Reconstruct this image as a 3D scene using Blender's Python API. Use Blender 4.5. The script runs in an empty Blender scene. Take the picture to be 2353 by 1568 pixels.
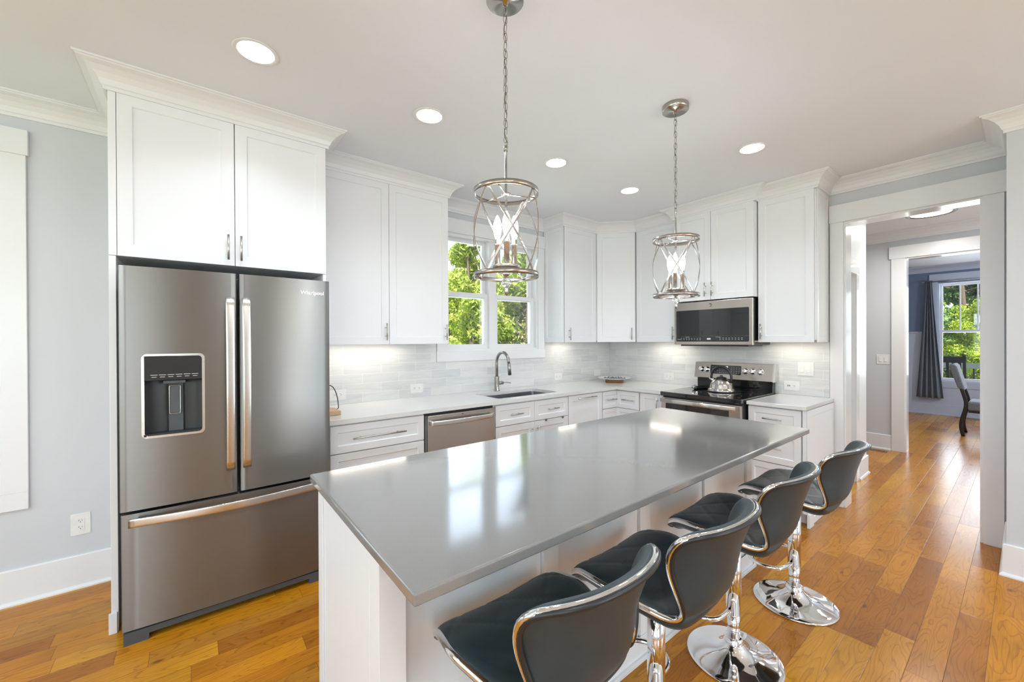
import bpy, bmesh, math, random
import numpy as np
from mathutils import Vector, Matrix
PI = math.pi
S = bpy.context.scene
C = S.collection
random.seed(7)
RNG = np.random.default_rng(11)

# ------------------------------------------------------------------ camera, world, sun, exposure
CAM_H = 1.4269
cam_d = bpy.data.cameras.new('camera')
cam_d.sensor_width = 36.0
cam_d.lens = 929.298 * 36.0 / 2353.0
cam_d.clip_start = 0.02
cam_d.clip_end = 400
cam = bpy.data.objects.new('camera', cam_d)
C.objects.link(cam)
S.camera = cam
yaw, pitch, roll = 0.904886, -0.003496, -0.004351
F = Vector((math.cos(yaw) * math.cos(pitch), math.sin(yaw) * math.cos(pitch), math.sin(pitch)))
R0 = Vector((math.sin(yaw), -math.cos(yaw), 0)); U0 = R0.cross(F)
R = R0 * math.cos(roll) + U0 * math.sin(roll)
U = -R0 * math.sin(roll) + U0 * math.cos(roll)
cam.matrix_world = Matrix(((R.x, U.x, -F.x, 0), (R.y, U.y, -F.y, 0), (R.z, U.z, -F.z, CAM_H), (0, 0, 0, 1)))

S.view_settings.view_transform = 'Standard'
S.view_settings.look = 'None'
S.view_settings.exposure = 0.49
S.view_settings.gamma = 1.0
S.view_settings.use_curve_mapping = False

world = bpy.data.worlds.new('world')
S.world = world
world.use_nodes = True
wn = world.node_tree
for n in list(wn.nodes): wn.nodes.remove(n)
sky = wn.nodes.new('ShaderNodeTexSky')
sky.sky_type = 'NISHITA'
sky.sun_disc = False
sky.sun_elevation = math.radians(48)
sky.sun_rotation = math.radians(200)
bg = wn.nodes.new('ShaderNodeBackground'); bg.inputs[1].default_value = 0.42
mxw = wn.nodes.new('ShaderNodeMix'); mxw.data_type = 'RGBA'; mxw.inputs[0].default_value = 0.45
mxw.inputs[7].default_value = (3.0, 3.1, 3.3, 1)
wo = wn.nodes.new('ShaderNodeOutputWorld')
wn.links.new(sky.outputs[0], mxw.inputs[6]); wn.links.new(mxw.outputs[2], bg.inputs[0]); wn.links.new(bg.outputs[0], wo.inputs[0])

def light(name, kind, loc, energy, color=(1, 1, 1), size=None, size_y=None, rot=None, toward=None, shape=None, spread=None, radius=None):
    d = bpy.data.lights.new(name, kind); d.energy = energy; d.color = color
    if kind == 'AREA':
        d.shape = shape or ('RECTANGLE' if size_y else 'SQUARE'); d.size = size
        if size_y: d.size_y = size_y
        if spread: d.spread = math.radians(spread)
    elif radius is not None: d.shadow_soft_size = radius
    o = bpy.data.objects.new(name, d); C.objects.link(o); o.location = loc
    if toward is not None: o.rotation_euler = Vector(toward).to_track_quat('-Z', 'Y').to_euler()
    elif rot: o.rotation_euler = rot
    return o
sun = light('sun', 'SUN', (0, 0, 20), 9.0, (1.0, 0.95, 0.86), toward=(0.55, 0.55, -0.8)); sun.data.angle = math.radians(1.5)
# daylight at kitchen and dining windows; rear, side and hall lamps are added fill
DAY = (0.72, 0.87, 1.0)
light('rear_fill_a', 'AREA', (-2.2, -4.42, 1.5), 34, DAY, 1.9, 1.9, toward=(0.1, 1, -0.05))
light('rear_fill_b', 'AREA', (2.75, -4.42, 1.5), 30, DAY, 1.6, 1.9, toward=(0, 1, -0.05))
light('daylight_side_window', 'AREA', (-3.42, -1.4, 1.5), 18, DAY, 2.6, 1.9, toward=(1, 0.15, -0.05))
light('side_fill_b', 'AREA', (-3.42, 1.8, 1.5), 13, DAY, 1.9, 1.9, toward=(1, 0, -0.05))
light('daylight_kitchen_window', 'AREA', (2.44, 3.56, 1.9), 6, DAY, 1.0, 1.0, toward=(0, -1, -0.12))
light('daylight_dining_window', 'AREA', (10.99, 0.33, 1.55), 38, (0.80, 0.89, 1.0), 1.3, 1.7, toward=(-1, 0, -0.05))
light('hall_side_fill', 'AREA', (5.7, -1.15, 1.6), 15, (0.86, 0.93, 1.0), 1.6, 1.6, toward=(0, 1, -0.05))  # added to brighten the hall, no source known there

for p_, e_ in (((-2.7, -1.7, 1.75), 24), ((3.1, -2.0, 1.75), 14), ((-2.2, 1.3, 2.15), 13)):
    light('living_area_fill', 'POINT', p_, e_, (0.74, 0.88, 1.0), radius=0.22)  # added point fill behind the viewer, lifts ceiling and walls
light('fridge_streak_light', 'POINT', (1.55, -2.0, 1.45), 15, (1.0, 0.86, 0.72), radius=0.05)  # added lamp that puts a bright streak on the fridge door
light('dining_fill', 'POINT', (8.9, -0.9, 1.9), 45, (0.82, 0.91, 1.0), radius=0.15)  # added fill to brighten the dining room, no fixture

# ------------------------------------------------------------------ materials
def new_mat(name):
    m = bpy.data.materials.new(name); m.use_nodes = True
    nt = m.node_tree; b = nt.nodes['Principled BSDF']
    return m, nt, b
def N(nt, t, **k):
    n = nt.nodes.new(t)
    for a, v in k.items(): setattr(n, a, v)
    return n
def L(nt, a, b): nt.links.new(a, b)
def coord(nt, kind='Object', scale=(1, 1, 1), rot=(0, 0, 0), loc=(0, 0, 0)):
    tc = N(nt, 'ShaderNodeTexCoord'); mp = N(nt, 'ShaderNodeMapping')
    mp.inputs['Scale'].default_value = scale; mp.inputs['Rotation'].default_value = rot; mp.inputs['Location'].default_value = loc
    L(nt, tc.outputs[kind], mp.inputs['Vector']); return mp.outputs['Vector']
def noise(nt, vec, scale, detail=3, rough=0.5, dist=0.0):
    n = N(nt, 'ShaderNodeTexNoise'); n.inputs['Scale'].default_value = scale; n.inputs['Detail'].default_value = detail
    n.inputs['Roughness'].default_value = rough; n.inputs['Distortion'].default_value = dist
    if vec is not None: L(nt, vec, n.inputs['Vector'])
    return n
def ramp(nt, fac, stops, interp='LINEAR'):
    r = N(nt, 'ShaderNodeValToRGB'); cr = r.color_ramp; cr.interpolation = interp
    while len(cr.elements) > 1: cr.elements.remove(cr.elements[-1])
    cr.elements[0].position = stops[0][0]; cr.elements[0].color = (*stops[0][1], 1)
    for p, c in stops[1:]:
        e = cr.elements.new(p); e.color = (*c, 1)
    L(nt, fac, r.inputs[0]); return r.outputs[0]
def bump(nt, b, h, strength=0.1, dist=0.002):
    bp = N(nt, 'ShaderNodeBump'); bp.inputs['Strength'].default_value = strength; bp.inputs['Distance'].default_value = dist
    L(nt, h, bp.inputs['Height']); L(nt, bp.outputs[0], b.inputs['Normal'])
def math_n(nt, op, a, b=None, c=None):
    n = N(nt, 'ShaderNodeMath', operation=op)
    for i, x in enumerate((a, b, c)):
        if x is None: continue
        if isinstance(x, (int, float)): n.inputs[i].default_value = x
        else: L(nt, x, n.inputs[i])
    return n.outputs[0]
def painted(name, col, rough=0.4, bscale=180, bstr=0.04, spec=0.5):
    m, nt, b = new_mat(name)
    v = coord(nt); n = noise(nt, v, 1.3, 2); n2 = noise(nt, v, bscale, 2)
    c = tuple(x * 0.975 for x in col)
    L(nt, ramp(nt, n.outputs[0], [(0.3, c), (0.7, col)]), b.inputs['Base Color'])
    b.inputs['Roughness'].default_value = rough; b.inputs['Specular IOR Level'].default_value = spec
    bump(nt, b, n2.outputs[0], bstr, 0.001)
    return m
def metal(name, col, rough=0.3, brush=None, aniso=0.0, var=0.08):
    m, nt, b = new_mat(name)
    b.inputs['Metallic'].default_value = 1.0
    sc = {'x': (1.5, 60, 260), 'y': (60, 1.5, 260), 'z': (240, 240, 1.5), None: (30, 30, 30)}[brush]
    v = coord(nt, 'Object', sc); n = noise(nt, v, 1.0, 3)
    L(nt, ramp(nt, n.outputs[0], [(0.3, tuple(x * (1 - var) for x in col)), (0.7, col)]), b.inputs['Base Color'])
    r = N(nt, 'ShaderNodeMapRange'); r.inputs[3].default_value = rough * 0.95; r.inputs[4].default_value = rough * 1.05
    L(nt, n.outputs[0], r.inputs[0]); L(nt, r.outputs[0], b.inputs['Roughness'])
    if aniso:
        b.inputs['Anisotropic'].default_value = aniso
        t = N(nt, 'ShaderNodeTangent', direction_type='RADIAL', axis='Z'); L(nt, t.outputs[0], b.inputs['Tangent']); b.inputs['Anisotropic Rotation'].default_value = 0.25
    return m
def plain(name, col, rough=0.5, metallic=0.0, spec=0.5, coat=0.0):
    m, nt, b = new_mat(name)
    v = coord(nt); n = noise(nt, v, 25, 2)
    L(nt, ramp(nt, n.outputs[0], [(0.3, tuple(x * 0.93 for x in col)), (0.7, col)]), b.inputs['Base Color'])
    b.inputs['Roughness'].default_value = rough; b.inputs['Metallic'].default_value = metallic
    b.inputs['Specular IOR Level'].default_value = spec; b.inputs['Coat Weight'].default_value = coat
    b.inputs['Coat Roughness'].default_value = 0.05
    return m
def emit(name, col, strength):
    m, nt, b = new_mat(name)
    b.inputs['Base Color'].default_value = (*col, 1); b.inputs['Emission Color'].default_value = (*col, 1)
    b.inputs['Emission Strength'].default_value = strength
    return m
def glass(name, col=(1, 1, 1), rough=0.0, thin=True):
    m, nt, b = new_mat(name)
    if thin:
        nt.nodes.remove(b)
        tr = N(nt, 'ShaderNodeBsdfTransparent'); tr.inputs[0].default_value = (*col, 1)
        gl = N(nt, 'ShaderNodeBsdfGlossy'); gl.inputs['Roughness'].default_value = 0.02
        fr = N(nt, 'ShaderNodeFresnel'); fr.inputs[0].default_value = 1.45
        mx = N(nt, 'ShaderNodeMixShader'); L(nt, fr.outputs[0], mx.inputs[0]); L(nt, tr.outputs[0], mx.inputs[1]); L(nt, gl.outputs[0], mx.inputs[2])
        L(nt, mx.outputs[0], nt.nodes['Material Output'].inputs[0])
    else:
        b.inputs['Base Color'].default_value = (*col, 1); b.inputs['Transmission Weight'].default_value = 1.0
        b.inputs['Roughness'].default_value = rough; b.inputs['IOR'].default_value = 1.5
    return m
M = {}
M['cabinet'] = painted('cabinet_paint', (0.815, 0.82, 0.84), 0.35, 90, 0.015)
M['trim'] = painted('trim_paint', (0.81, 0.81, 0.825), 0.30, 60, 0.02)
M['gloss_trim'] = painted('gloss_trim_paint', (0.82, 0.82, 0.825), 0.12, 25, 0.03)
M['wall'] = painted('wall_paint_grey', (0.62, 0.635, 0.67), 0.6, 220, 0.05)
M['ceiling'] = painted('ceiling_paint', (0.84, 0.865, 0.91), 0.7, 200, 0.06)
M['blue'] = painted('wall_paint_blue', (0.17, 0.225, 0.34), 0.6, 220, 0.05)
M['wainscot'] = painted('wainscot_paint', (0.55, 0.61, 0.72), 0.45, 90, 0.02)
M['steel'] = metal('brushed_steel', (0.27, 0.268, 0.265), 0.34, 'x', 0.9, 0.02)
M['steel_light'] = metal('brushed_steel_light', (0.72, 0.70, 0.67), 0.26, 'x', 0.3)
M['steel_warm'] = metal('brushed_steel_warm', (0.60, 0.55, 0.49), 0.26, 'y', 0.3)
M['nickel'] = metal('brushed_nickel', (0.46, 0.43, 0.40), 0.24, 'z', 0.0)
M['dark_nickel'] = metal('dark_nickel', (0.36, 0.345, 0.33), 0.28, 'z', 0.0)
M['chrome'] = metal('chrome', (0.85, 0.85, 0.86), 0.04, None, 0, 0.02)
M['pull'] = metal('cabinet_pull_nickel', (0.55, 0.53, 0.51), 0.28, None, 0, 0.05)
M['black_gloss'] = plain('black_gloss', (0.012, 0.012, 0.014), 0.06)
M['black_glass'] = plain('black_glass', (0.016, 0.016, 0.018), 0.03, coat=0.6)
M['black'] = plain('black_plastic', (0.02, 0.021, 0.024), 0.35)
M['dark_grey'] = plain('dark_grey_plastic', (0.075, 0.085, 0.095), 0.45)
M['grey_side'] = plain('fridge_side_grey', (0.16, 0.165, 0.17), 0.5)
M['white_plastic'] = plain('white_plastic', (0.82, 0.82, 0.81), 0.3)
M['slot'] = plain('socket_slot_black', (0.03, 0.03, 0.03), 0.5)
M['sink'] = metal('sink_steel', (0.36, 0.37, 0.39), 0.33, 'x', 0.0)
M['glass'] = glass('window_glass')
M['crystal'] = glass('crystal_glass', (1, 1, 1), 0.0, False)
M['bulb'] = emit('bulb_glow', (1.0, 0.93, 0.82), 12)
M['can'] = emit('downlight_glow', (1.0, 0.985, 0.96), 9)
M['strip'] = emit('under_cabinet_glow', (1.0, 0.90, 0.76), 6)
M['digit'] = emit('display_digits', (1.0, 0.97, 0.92), 1.5)
M['mark'] = plain('printed_marks', (0.55, 0.55, 0.54), 0.5)
M['mark_dark'] = plain('printed_marks_dark', (0.08, 0.08, 0.08), 0.5)
M['wood_small'] = plain('acacia_wood', (0.33, 0.15, 0.045), 0.45)
M['porcelain'] = plain('white_porcelain', (0.80, 0.80, 0.79), 0.18)
M['black_wood'] = plain('black_stained_wood', (0.018, 0.014, 0.013), 0.3)
M['bark'] = plain('tree_bark', (0.11, 0.085, 0.065), 0.9)
M['outside_white'] = plain('porch_white', (0.70, 0.72, 0.70), 0.6)
M['porch_rail'] = plain('porch_rail_grey', (0.42, 0.45, 0.44), 0.5)
M['vent'] = plain('bronze_vent', (0.08, 0.04, 0.02), 0.4)

def quartz(name, col, rough, speck, coat=0.0):
    m, nt, b = new_mat(name)
    v = coord(nt); n = noise(nt, v, 420, 2); n2 = noise(nt, v, 3, 3)
    r1 = ramp(nt, n.outputs[0], [(0.25, tuple(x * (1 - speck) for x in col)), (0.5, col), (0.8, tuple(min(1, x * (1 + speck)) for x in col))])
    mx = N(nt, 'ShaderNodeMix', data_type='RGBA', blend_type='MULTIPLY'); mx.inputs[0].default_value = 0.25
    L(nt, r1, mx.inputs[6]); L(nt, ramp(nt, n2.outputs[0], [(0.35, (0.93, 0.93, 0.93)), (0.65, (1, 1, 1))]), mx.inputs[7])
    L(nt, mx.outputs[2], b.inputs['Base Color']); b.inputs['Roughness'].default_value = rough
    b.inputs['Coat Weight'].default_value = coat; b.inputs['Coat Roughness'].default_value = 0.1
    return m
M['island_top'] = quartz('grey_quartz', (0.236, 0.229, 0.224), 0.13, 0.08, 1.0)
M['counter'] = quartz('white_quartz', (0.68, 0.672, 0.655), 0.10, 0.05)

def tile_mat(name, axis):
    m, nt, b = new_mat(name)
    tc = N(nt, 'ShaderNodeTexCoord'); sp = N(nt, 'ShaderNodeSeparateXYZ'); cb = N(nt, 'ShaderNodeCombineXYZ')
    L(nt, tc.outputs['Object'], sp.inputs[0]); L(nt, sp.outputs[axis], cb.inputs[0])
    z = math_n(nt, 'SUBTRACT', sp.outputs[2], 0.9135); L(nt, z, cb.inputs[1])
    br = N(nt, 'ShaderNodeTexBrick'); br.offset = 0.5; br.offset_frequency = 2
    br.inputs['Scale'].default_value = 1.0; br.inputs['Brick Width'].default_value = 0.312; br.inputs['Row Height'].default_value = 0.0785
    br.inputs['Mortar Size'].default_value = 0.0016; br.inputs['Mortar Smooth'].default_value = 0.2; br.inputs['Bias'].default_value = 0.0
    br.inputs['Color1'].default_value = (0.64, 0.655, 0.66, 1); br.inputs['Color2'].default_value = (0.76, 0.755, 0.745, 1)
    br.inputs['Mortar'].default_value = (0.83, 0.83, 0.82, 1)
    L(nt, cb.outputs[0], br.inputs['Vector'])
    v2 = N(nt, 'ShaderNodeMapping'); v2.inputs['Scale'].default_value = (3, 26, 1); L(nt, cb.outputs[0], v2.inputs[0])
    n = noise(nt, v2.outputs[0], 1.0, 5, 0.6, 1.2)
    cl = ramp(nt, n.outputs[0], [(0.35, (0.90, 0.905, 0.91)), (0.55, (1, 1, 1)), (0.75, (0.96, 0.96, 0.965))])
    mx = N(nt, 'ShaderNodeMix', data_type='RGBA', blend_type='MULTIPLY'); mx.inputs[0].default_value = 1
    L(nt, br.outputs[0], mx.inputs[6]); L(nt, cl, mx.inputs[7]); L(nt, mx.outputs[2], b.inputs['Base Color'])
    b.inputs['Roughness'].default_value = 0.22
    inv = math_n(nt, 'SUBTRACT', 1.0, br.outputs['Fac']); bump(nt, b, inv, 0.25, 0.002)
    return m
M['tile_x'] = tile_mat('marble_tile_window_wall', 0)
M['tile_y'] = tile_mat('marble_tile_range_wall', 1)

def floor_mat():
    m, nt, b = new_mat('oak_planks')
    tc = N(nt, 'ShaderNodeTexCoord'); sp = N(nt, 'ShaderNodeSeparateXYZ'); L(nt, tc.outputs['Object'], sp.inputs[0])
    W = 0.108
    ry = math_n(nt, 'DIVIDE', sp.outputs[1], W); row = math_n(nt, 'FLOOR', ry); fy = math_n(nt, 'FRACT', ry)
    wn1 = N(nt, 'ShaderNodeTexWhiteNoise', noise_dimensions='1D'); L(nt, row, wn1.inputs['W'])
    off = math_n(nt, 'MULTIPLY', wn1.outputs['Value'], 7.3)
    lenv = math_n(nt, 'MULTIPLY_ADD', wn1.outputs['Value'], 0.55, 0.62)
    rx = math_n(nt, 'DIVIDE', math_n(nt, 'ADD', sp.outputs[0], off), lenv)
    # uneven board ends
    col = math_n(nt, 'FLOOR', rx); fx = math_n(nt, 'FRACT', rx)
    cb = N(nt, 'ShaderNodeCombineXYZ'); L(nt, row, cb.inputs[0]); L(nt, col, cb.inputs[1])
    wn2 = N(nt, 'ShaderNodeTexWhiteNoise', noise_dimensions='2D'); L(nt, cb.outputs[0], wn2.inputs['Vector'])
    base = ramp(nt, wn2.outputs['Value'], [(0.0, (0.35, 0.120, 0.009)), (0.3, (0.48, 0.178, 0.010)), (0.6, (0.57, 0.228, 0.011)), (0.85, (0.61, 0.28, 0.020)), (1.0, (0.39, 0.155, 0.017))])
    # grain: cathedral rings plus fine fibres, shifted board by board
    sh = N(nt, 'ShaderNodeVectorMath', operation='SCALE'); L(nt, wn2.outputs['Color'], sh.inputs[0]); sh.inputs['Scale'].default_value = 9.0
    ad = N(nt, 'ShaderNodeVectorMath', operation='ADD'); L(nt, tc.outputs['Object'], ad.inputs[0]); L(nt, sh.outputs[0], ad.inputs[1])
    mp = N(nt, 'ShaderNodeMapping'); mp.inputs['Scale'].default_value = (1.5, 9.0, 1); L(nt, ad.outputs[0], mp.inputs[0])
    n1 = noise(nt, mp.outputs[0], 1.0, 2, 0.45, 0.4)
    rings = math_n(nt, 'FRACT', math_n(nt, 'MULTIPLY', n1.outputs[0], 17.0))
    ringc = ramp(nt, rings, [(0.0, (0.60, 0.52, 0.42)), (0.16, (0.92, 0.9, 0.87)), (0.6, (1.03, 1.03, 1.03)), (0.92, (1, 1, 1)), (1.0, (0.60, 0.52, 0.42))])
    mp2 = N(nt, 'ShaderNodeMapping'); mp2.inputs['Scale'].default_value = (5, 230, 1); L(nt, ad.outputs[0], mp2.inputs[0])
    n2 = noise(nt, mp2.outputs[0], 1.0, 3, 0.6)
    fib = ramp(nt, n2.outputs[0], [(0.3, (0.80, 0.76, 0.70)), (0.55, (1, 1, 1))])
    n3 = noise(nt, ad.outputs[0], 2.2, 2)
    pat = ramp(nt, n3.outputs[0], [(0.3, (0.84, 0.82, 0.80)), (0.6, (1.05, 1.05, 1.02))])
    mp4 = N(nt, 'ShaderNodeMapping'); mp4.inputs['Scale'].default_value = (7, 16, 1); L(nt, ad.outputs[0], mp4.inputs[0])
    vo = N(nt, 'ShaderNodeTexVoronoi'); vo.inputs['Scale'].default_value = 0.42; L(nt, mp4.outputs[0], vo.inputs['Vector'])
    knot = ramp(nt, vo.outputs['Distance'], [(0.03, (0.25, 0.15, 0.1)), (0.09, (1, 1, 1))])
    cur = base
    for x, f in ((ringc, 0.72), (fib, 0.8), (pat, 1.0), (knot, 0.75)):
        mx = N(nt, 'ShaderNodeMix', data_type='RGBA', blend_type='MULTIPLY'); mx.inputs[0].default_value = f
        L(nt, cur, mx.inputs[6]); L(nt, x, mx.inputs[7]); cur = mx.outputs[2]
    # seams
    ey = math_n(nt, 'MINIMUM', fy, math_n(nt, 'SUBTRACT', 1.0, fy)); ey = math_n(nt, 'MULTIPLY', ey, W)
    ex = math_n(nt, 'MULTIPLY', math_n(nt, 'MINIMUM', fx, math_n(nt, 'SUBTRACT', 1.0, fx)), lenv)
    e = math_n(nt, 'MINIMUM', ex, ey)
    seam = N(nt, 'ShaderNodeMapRange'); seam.inputs[1].default_value = 0.0; seam.inputs[2].default_value = 0.0014; L(nt, e, seam.inputs[0])
    mx = N(nt, 'ShaderNodeMix', data_type='RGBA'); L(nt, seam.outputs[0], mx.inputs[0]); mx.inputs[6].default_value = (0.10, 0.045, 0.015, 1); L(nt, cur, mx.inputs[7])
    L(nt, mx.outputs[2], b.inputs['Base Color'])
    rr = N(nt, 'ShaderNodeMapRange'); rr.inputs[3].default_value = 0.17; rr.inputs[4].default_value = 0.30; b.inputs['Specular IOR Level'].default_value = 0.27; L(nt, n2.outputs[0], rr.inputs[0]); L(nt, rr.outputs[0], b.inputs['Roughness'])
    n5 = noise(nt, tc.outputs['Object'], 9, 2)
    h = math_n(nt, 'ADD', math_n(nt, 'MULTIPLY', seam.outputs[0], 0.7), math_n(nt, 'ADD', math_n(nt, 'MULTIPLY', rings, 0.10), math_n(nt, 'MULTIPLY', n5.outputs[0], 1.2)))
    bump(nt, b, h, 0.18, 0.0022)
    return m
M['floor'] = floor_mat()

def leather(name, col, rough=0.42):
    m, nt, b = new_mat(name)
    v = coord(nt); vo = N(nt, 'ShaderNodeTexVoronoi'); vo.inputs['Scale'].default_value = 520; L(nt, v, vo.inputs['Vector'])
    n = noise(nt, v, 9, 3)
    L(nt, ramp(nt, n.outputs[0], [(0.3, tuple(x * 0.85 for x in col)), (0.7, col)]), b.inputs['Base Color'])
    b.inputs['Roughness'].default_value = rough; bump(nt, b, vo.outputs['Distance'], 0.12, 0.0006)
    return m
M['leather'] = leather('charcoal_leatherette', (0.025, 0.040, 0.048), 0.38)
M['leather_back'] = leather('charcoal_leatherette_back', (0.031, 0.049, 0.060), 0.42)
def fabric(name, c1, c2, scale=300):
    m, nt, b = new_mat(name)
    v = coord(nt, 'Object', (1, 1, 0.35)); n = noise(nt, v, scale, 2); n2 = noise(nt, v, 6, 2)
    L(nt, ramp(nt, n.outputs[0], [(0.35, c1), (0.65, c2)]), b.inputs['Base Color'])
    b.inputs['Roughness'].default_value = 0.85; b.inputs['Sheen Weight'].default_value = 0.2; bump(nt, b, n.outputs[0], 0.3, 0.001)
    return m
M['curtain'] = fabric('grey_linen', (0.15, 0.18, 0.225), (0.24, 0.275, 0.33))
M['upholstery'] = fabric('grey_upholstery', (0.13, 0.14, 0.16), (0.26, 0.28, 0.31))
def foliage(name, c1, c2, c3):
    m, nt, b = new_mat(name)
    v = coord(nt); n = noise(nt, v, 1.4, 3); n2 = noise(nt, v, 14, 2)
    a = math_n(nt, 'ADD', math_n(nt, 'MULTIPLY', n.outputs[0], 0.6), math_n(nt, 'MULTIPLY', n2.outputs[0], 0.4))
    col = ramp(nt, a, [(0.35, c1), (0.5, c2), (0.65, c3)])
    L(nt, col, b.inputs['Base Color']); b.inputs['Roughness'].default_value = 0.6
    tr = N(nt, 'ShaderNodeBsdfTranslucent'); L(nt, col, tr.inputs[0])
    mx = N(nt, 'ShaderNodeMixShader'); mx.inputs[0].default_value = 0.35
    L(nt, b.outputs[0], mx.inputs[1]); L(nt, tr.outputs[0], mx.inputs[2]); L(nt, mx.outputs[0], nt.nodes['Material Output'].inputs[0])
    return m
M['pine'] = foliage('pine_needles', (0.10, 0.17, 0.03), (0.33, 0.42, 0.07), (0.66, 0.70, 0.16))
M['leaf'] = foliage('broad_leaves', (0.06, 0.13, 0.02), (0.30, 0.42, 0.03), (0.72, 0.74, 0.08))
M['leaf_dark'] = foliage('dark_leaves', (0.04, 0.10, 0.04), (0.14, 0.27, 0.11), (0.38, 0.52, 0.15))  # darker green for the woodland trees
M['grass'] = foliage('lawn_grass', (0.25, 0.38, 0.08), (0.42, 0.55, 0.14), (0.55, 0.66, 0.20))

# ------------------------------------------------------------------ mesh helpers
class MB:
    def __init__(s): s.v = []; s.f = []; s.sm = []
    def add(s, vs, fs, smooth=False):
        b = len(s.v); s.v += [tuple(map(float, v)) for v in vs]
        for f in fs: s.f.append(tuple(b + i for i in f)); s.sm.append(smooth)
    def box(s, x0, y0, z0, x1, y1, z1):
        x0, x1 = sorted((x0, x1)); y0, y1 = sorted((y0, y1)); z0, z1 = sorted((z0, z1))
        s.add([(x0, y0, z0), (x1, y0, z0), (x1, y1, z0), (x0, y1, z0), (x0, y0, z1), (x1, y0, z1), (x1, y1, z1), (x0, y1, z1)],
              [(0, 3, 2, 1), (4, 5, 6, 7), (0, 1, 5, 4), (1, 2, 6, 5), (2, 3, 7, 6), (3, 0, 4, 7)])
    def prism(s, pts, z0, z1):  # ccw polygon in xy
        n = len(pts)
        s.add([(x, y, z0) for x, y in pts] + [(x, y, z1) for x, y in pts],
              [tuple(range(n - 1, -1, -1)), tuple(range(n, 2 * n))] + [(i, (i + 1) % n, n + (i + 1) % n, n + i) for i in range(n)])
    def extrude(s, pts3, d):  # planar ring of 3d points, extruded by vector d
        n = len(pts3); d = Vector(d)
        s.add([tuple(p) for p in pts3] + [tuple(Vector(p) + d) for p in pts3],
              [tuple(range(n - 1, -1, -1)), tuple(range(n, 2 * n))] + [(i, (i + 1) % n, n + (i + 1) % n, n + i) for i in range(n)])
    def tube(s, pts, r, n=12, closed=False, cap=True, sq=None):
        pts = [Vector(p) for p in pts]; m = len(pts); rs = r if isinstance(r, (list, tuple)) else [r] * m
        T = []
        for i in range(m):
            if closed: t = pts[(i + 1) % m] - pts[i - 1]
            else: t = pts[min(i + 1, m - 1)] - pts[max(i - 1, 0)]
            T.append(t.normalized() if t.length > 1e-9 else Vector((0, 0, 1)))
        up = Vector((0, 0, 1)) if abs(T[0].z) < 0.9 else Vector((1, 0, 0))
        nrm = (up - T[0] * up.dot(T[0])).normalized(); vs = []
        for i in range(m):
            nrm = (nrm - T[i] * nrm.dot(T[i])).normalized(); bn = T[i].cross(nrm)
            for k in range(n):
                a = 2 * PI * k / n; vs.append(pts[i] + (nrm * math.cos(a) + bn * math.sin(a)) * rs[i])
        fs = []
        for i in range(m if closed else m - 1):
            j = (i + 1) % m
            for k in range(n): fs.append((i * n + k, i * n + (k + 1) % n, j * n + (k + 1) % n, j * n + k))
        s.add(vs, fs, True)
        if cap and not closed:
            b = len(s.v) - len(vs)
            s.f.append(tuple(b + k for k in range(n - 1, -1, -1))); s.sm.append(False)
            s.f.append(tuple(b + (m - 1) * n + k for k in range(n))); s.sm.append(False)
    def lathe(s, prof, c=(0, 0, 0), n=32, axis='z', smooth=True, rib=None):
        vs = []; m = len(prof)
        for r, z in prof:
            for k in range(n):
                a = 2 * PI * k / n; rr = r * (1 + (rib(a, z) if rib else 0))
                p = {'z': (rr * math.cos(a), rr * math.sin(a), z), 'y': (rr * math.cos(a), z, -rr * math.sin(a)), 'x': (z, rr * math.cos(a), rr * math.sin(a))}[axis]
                vs.append((p[0] + c[0], p[1] + c[1], p[2] + c[2]))
        fs = [(i * n + k, i * n + (k + 1) % n, (i + 1) * n + (k + 1) % n, (i + 1) * n + k) for i in range(m - 1) for k in range(n)]
        s.add(vs, fs, smooth); b = len(s.v) - len(vs)
        if prof[0][0] > 1e-5: s.f.append(tuple(b + k for k in range(n - 1, -1, -1))); s.sm.append(False)
        if prof[-1][0] > 1e-5: s.f.append(tuple(b + (m - 1) * n + k for k in range(n))); s.sm.append(False)
    def cyl(s, p0, p1, r, n=16): s.tube([p0, p1], r, n)
    def grid(s, P, smooth=True, flip=False, closed_u=False):
        nu = len(P); nv = len(P[0]); b = len(s.v)
        for row in P: s.v += [tuple(map(float, p)) for p in row]
        for i in range(nu - 1 + (1 if closed_u else 0)):
            for j in range(nv - 1):
                i2 = (i + 1) % nu; q = (b + i * nv + j, b + i2 * nv + j, b + i2 * nv + j + 1, b + i * nv + j + 1)
                s.f.append(q[::-1] if flip else q); s.sm.append(smooth)
    def shaker(s, x0, z0, x1, z1, t=0.02, fw=0.057, rec=0.008, y=0.0):
        """door slab, front at y, facing -y, with recessed centre panel"""
        a, b, c, d = x0 + fw, x1 - fw, z0 + fw, z1 - fw
        if b - a < 0.02 or d - c < 0.02: s.box(x0, y, z0, x1, y + t, z1); return
        e = 0.004
        O = [(x0, y, z0), (x1, y, z0), (x1, y, z1), (x0, y, z1)]; I = [(a, y, c), (b, y, c), (b, y, d), (a, y, d)]
        J = [(a + e, y + rec, c + e), (b - e, y + rec, c + e), (b - e, y + rec, d - e), (a + e, y + rec, d - e)]
        K = [(x0, y + t, z0), (x1, y + t, z0), (x1, y + t, z1), (x0, y + t, z1)]
        fs = []
        for i in range(4):
            j = (i + 1) % 4
            fs += [(i, j, 4 + j, 4 + i), (4 + i, 4 + j, 8 + j, 8 + i), (j, i, 12 + i, 12 + j)]
        fs += [(8, 9, 10, 11), (15, 14, 13, 12)]
        s.add(O + I + J + K, fs)
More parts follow.
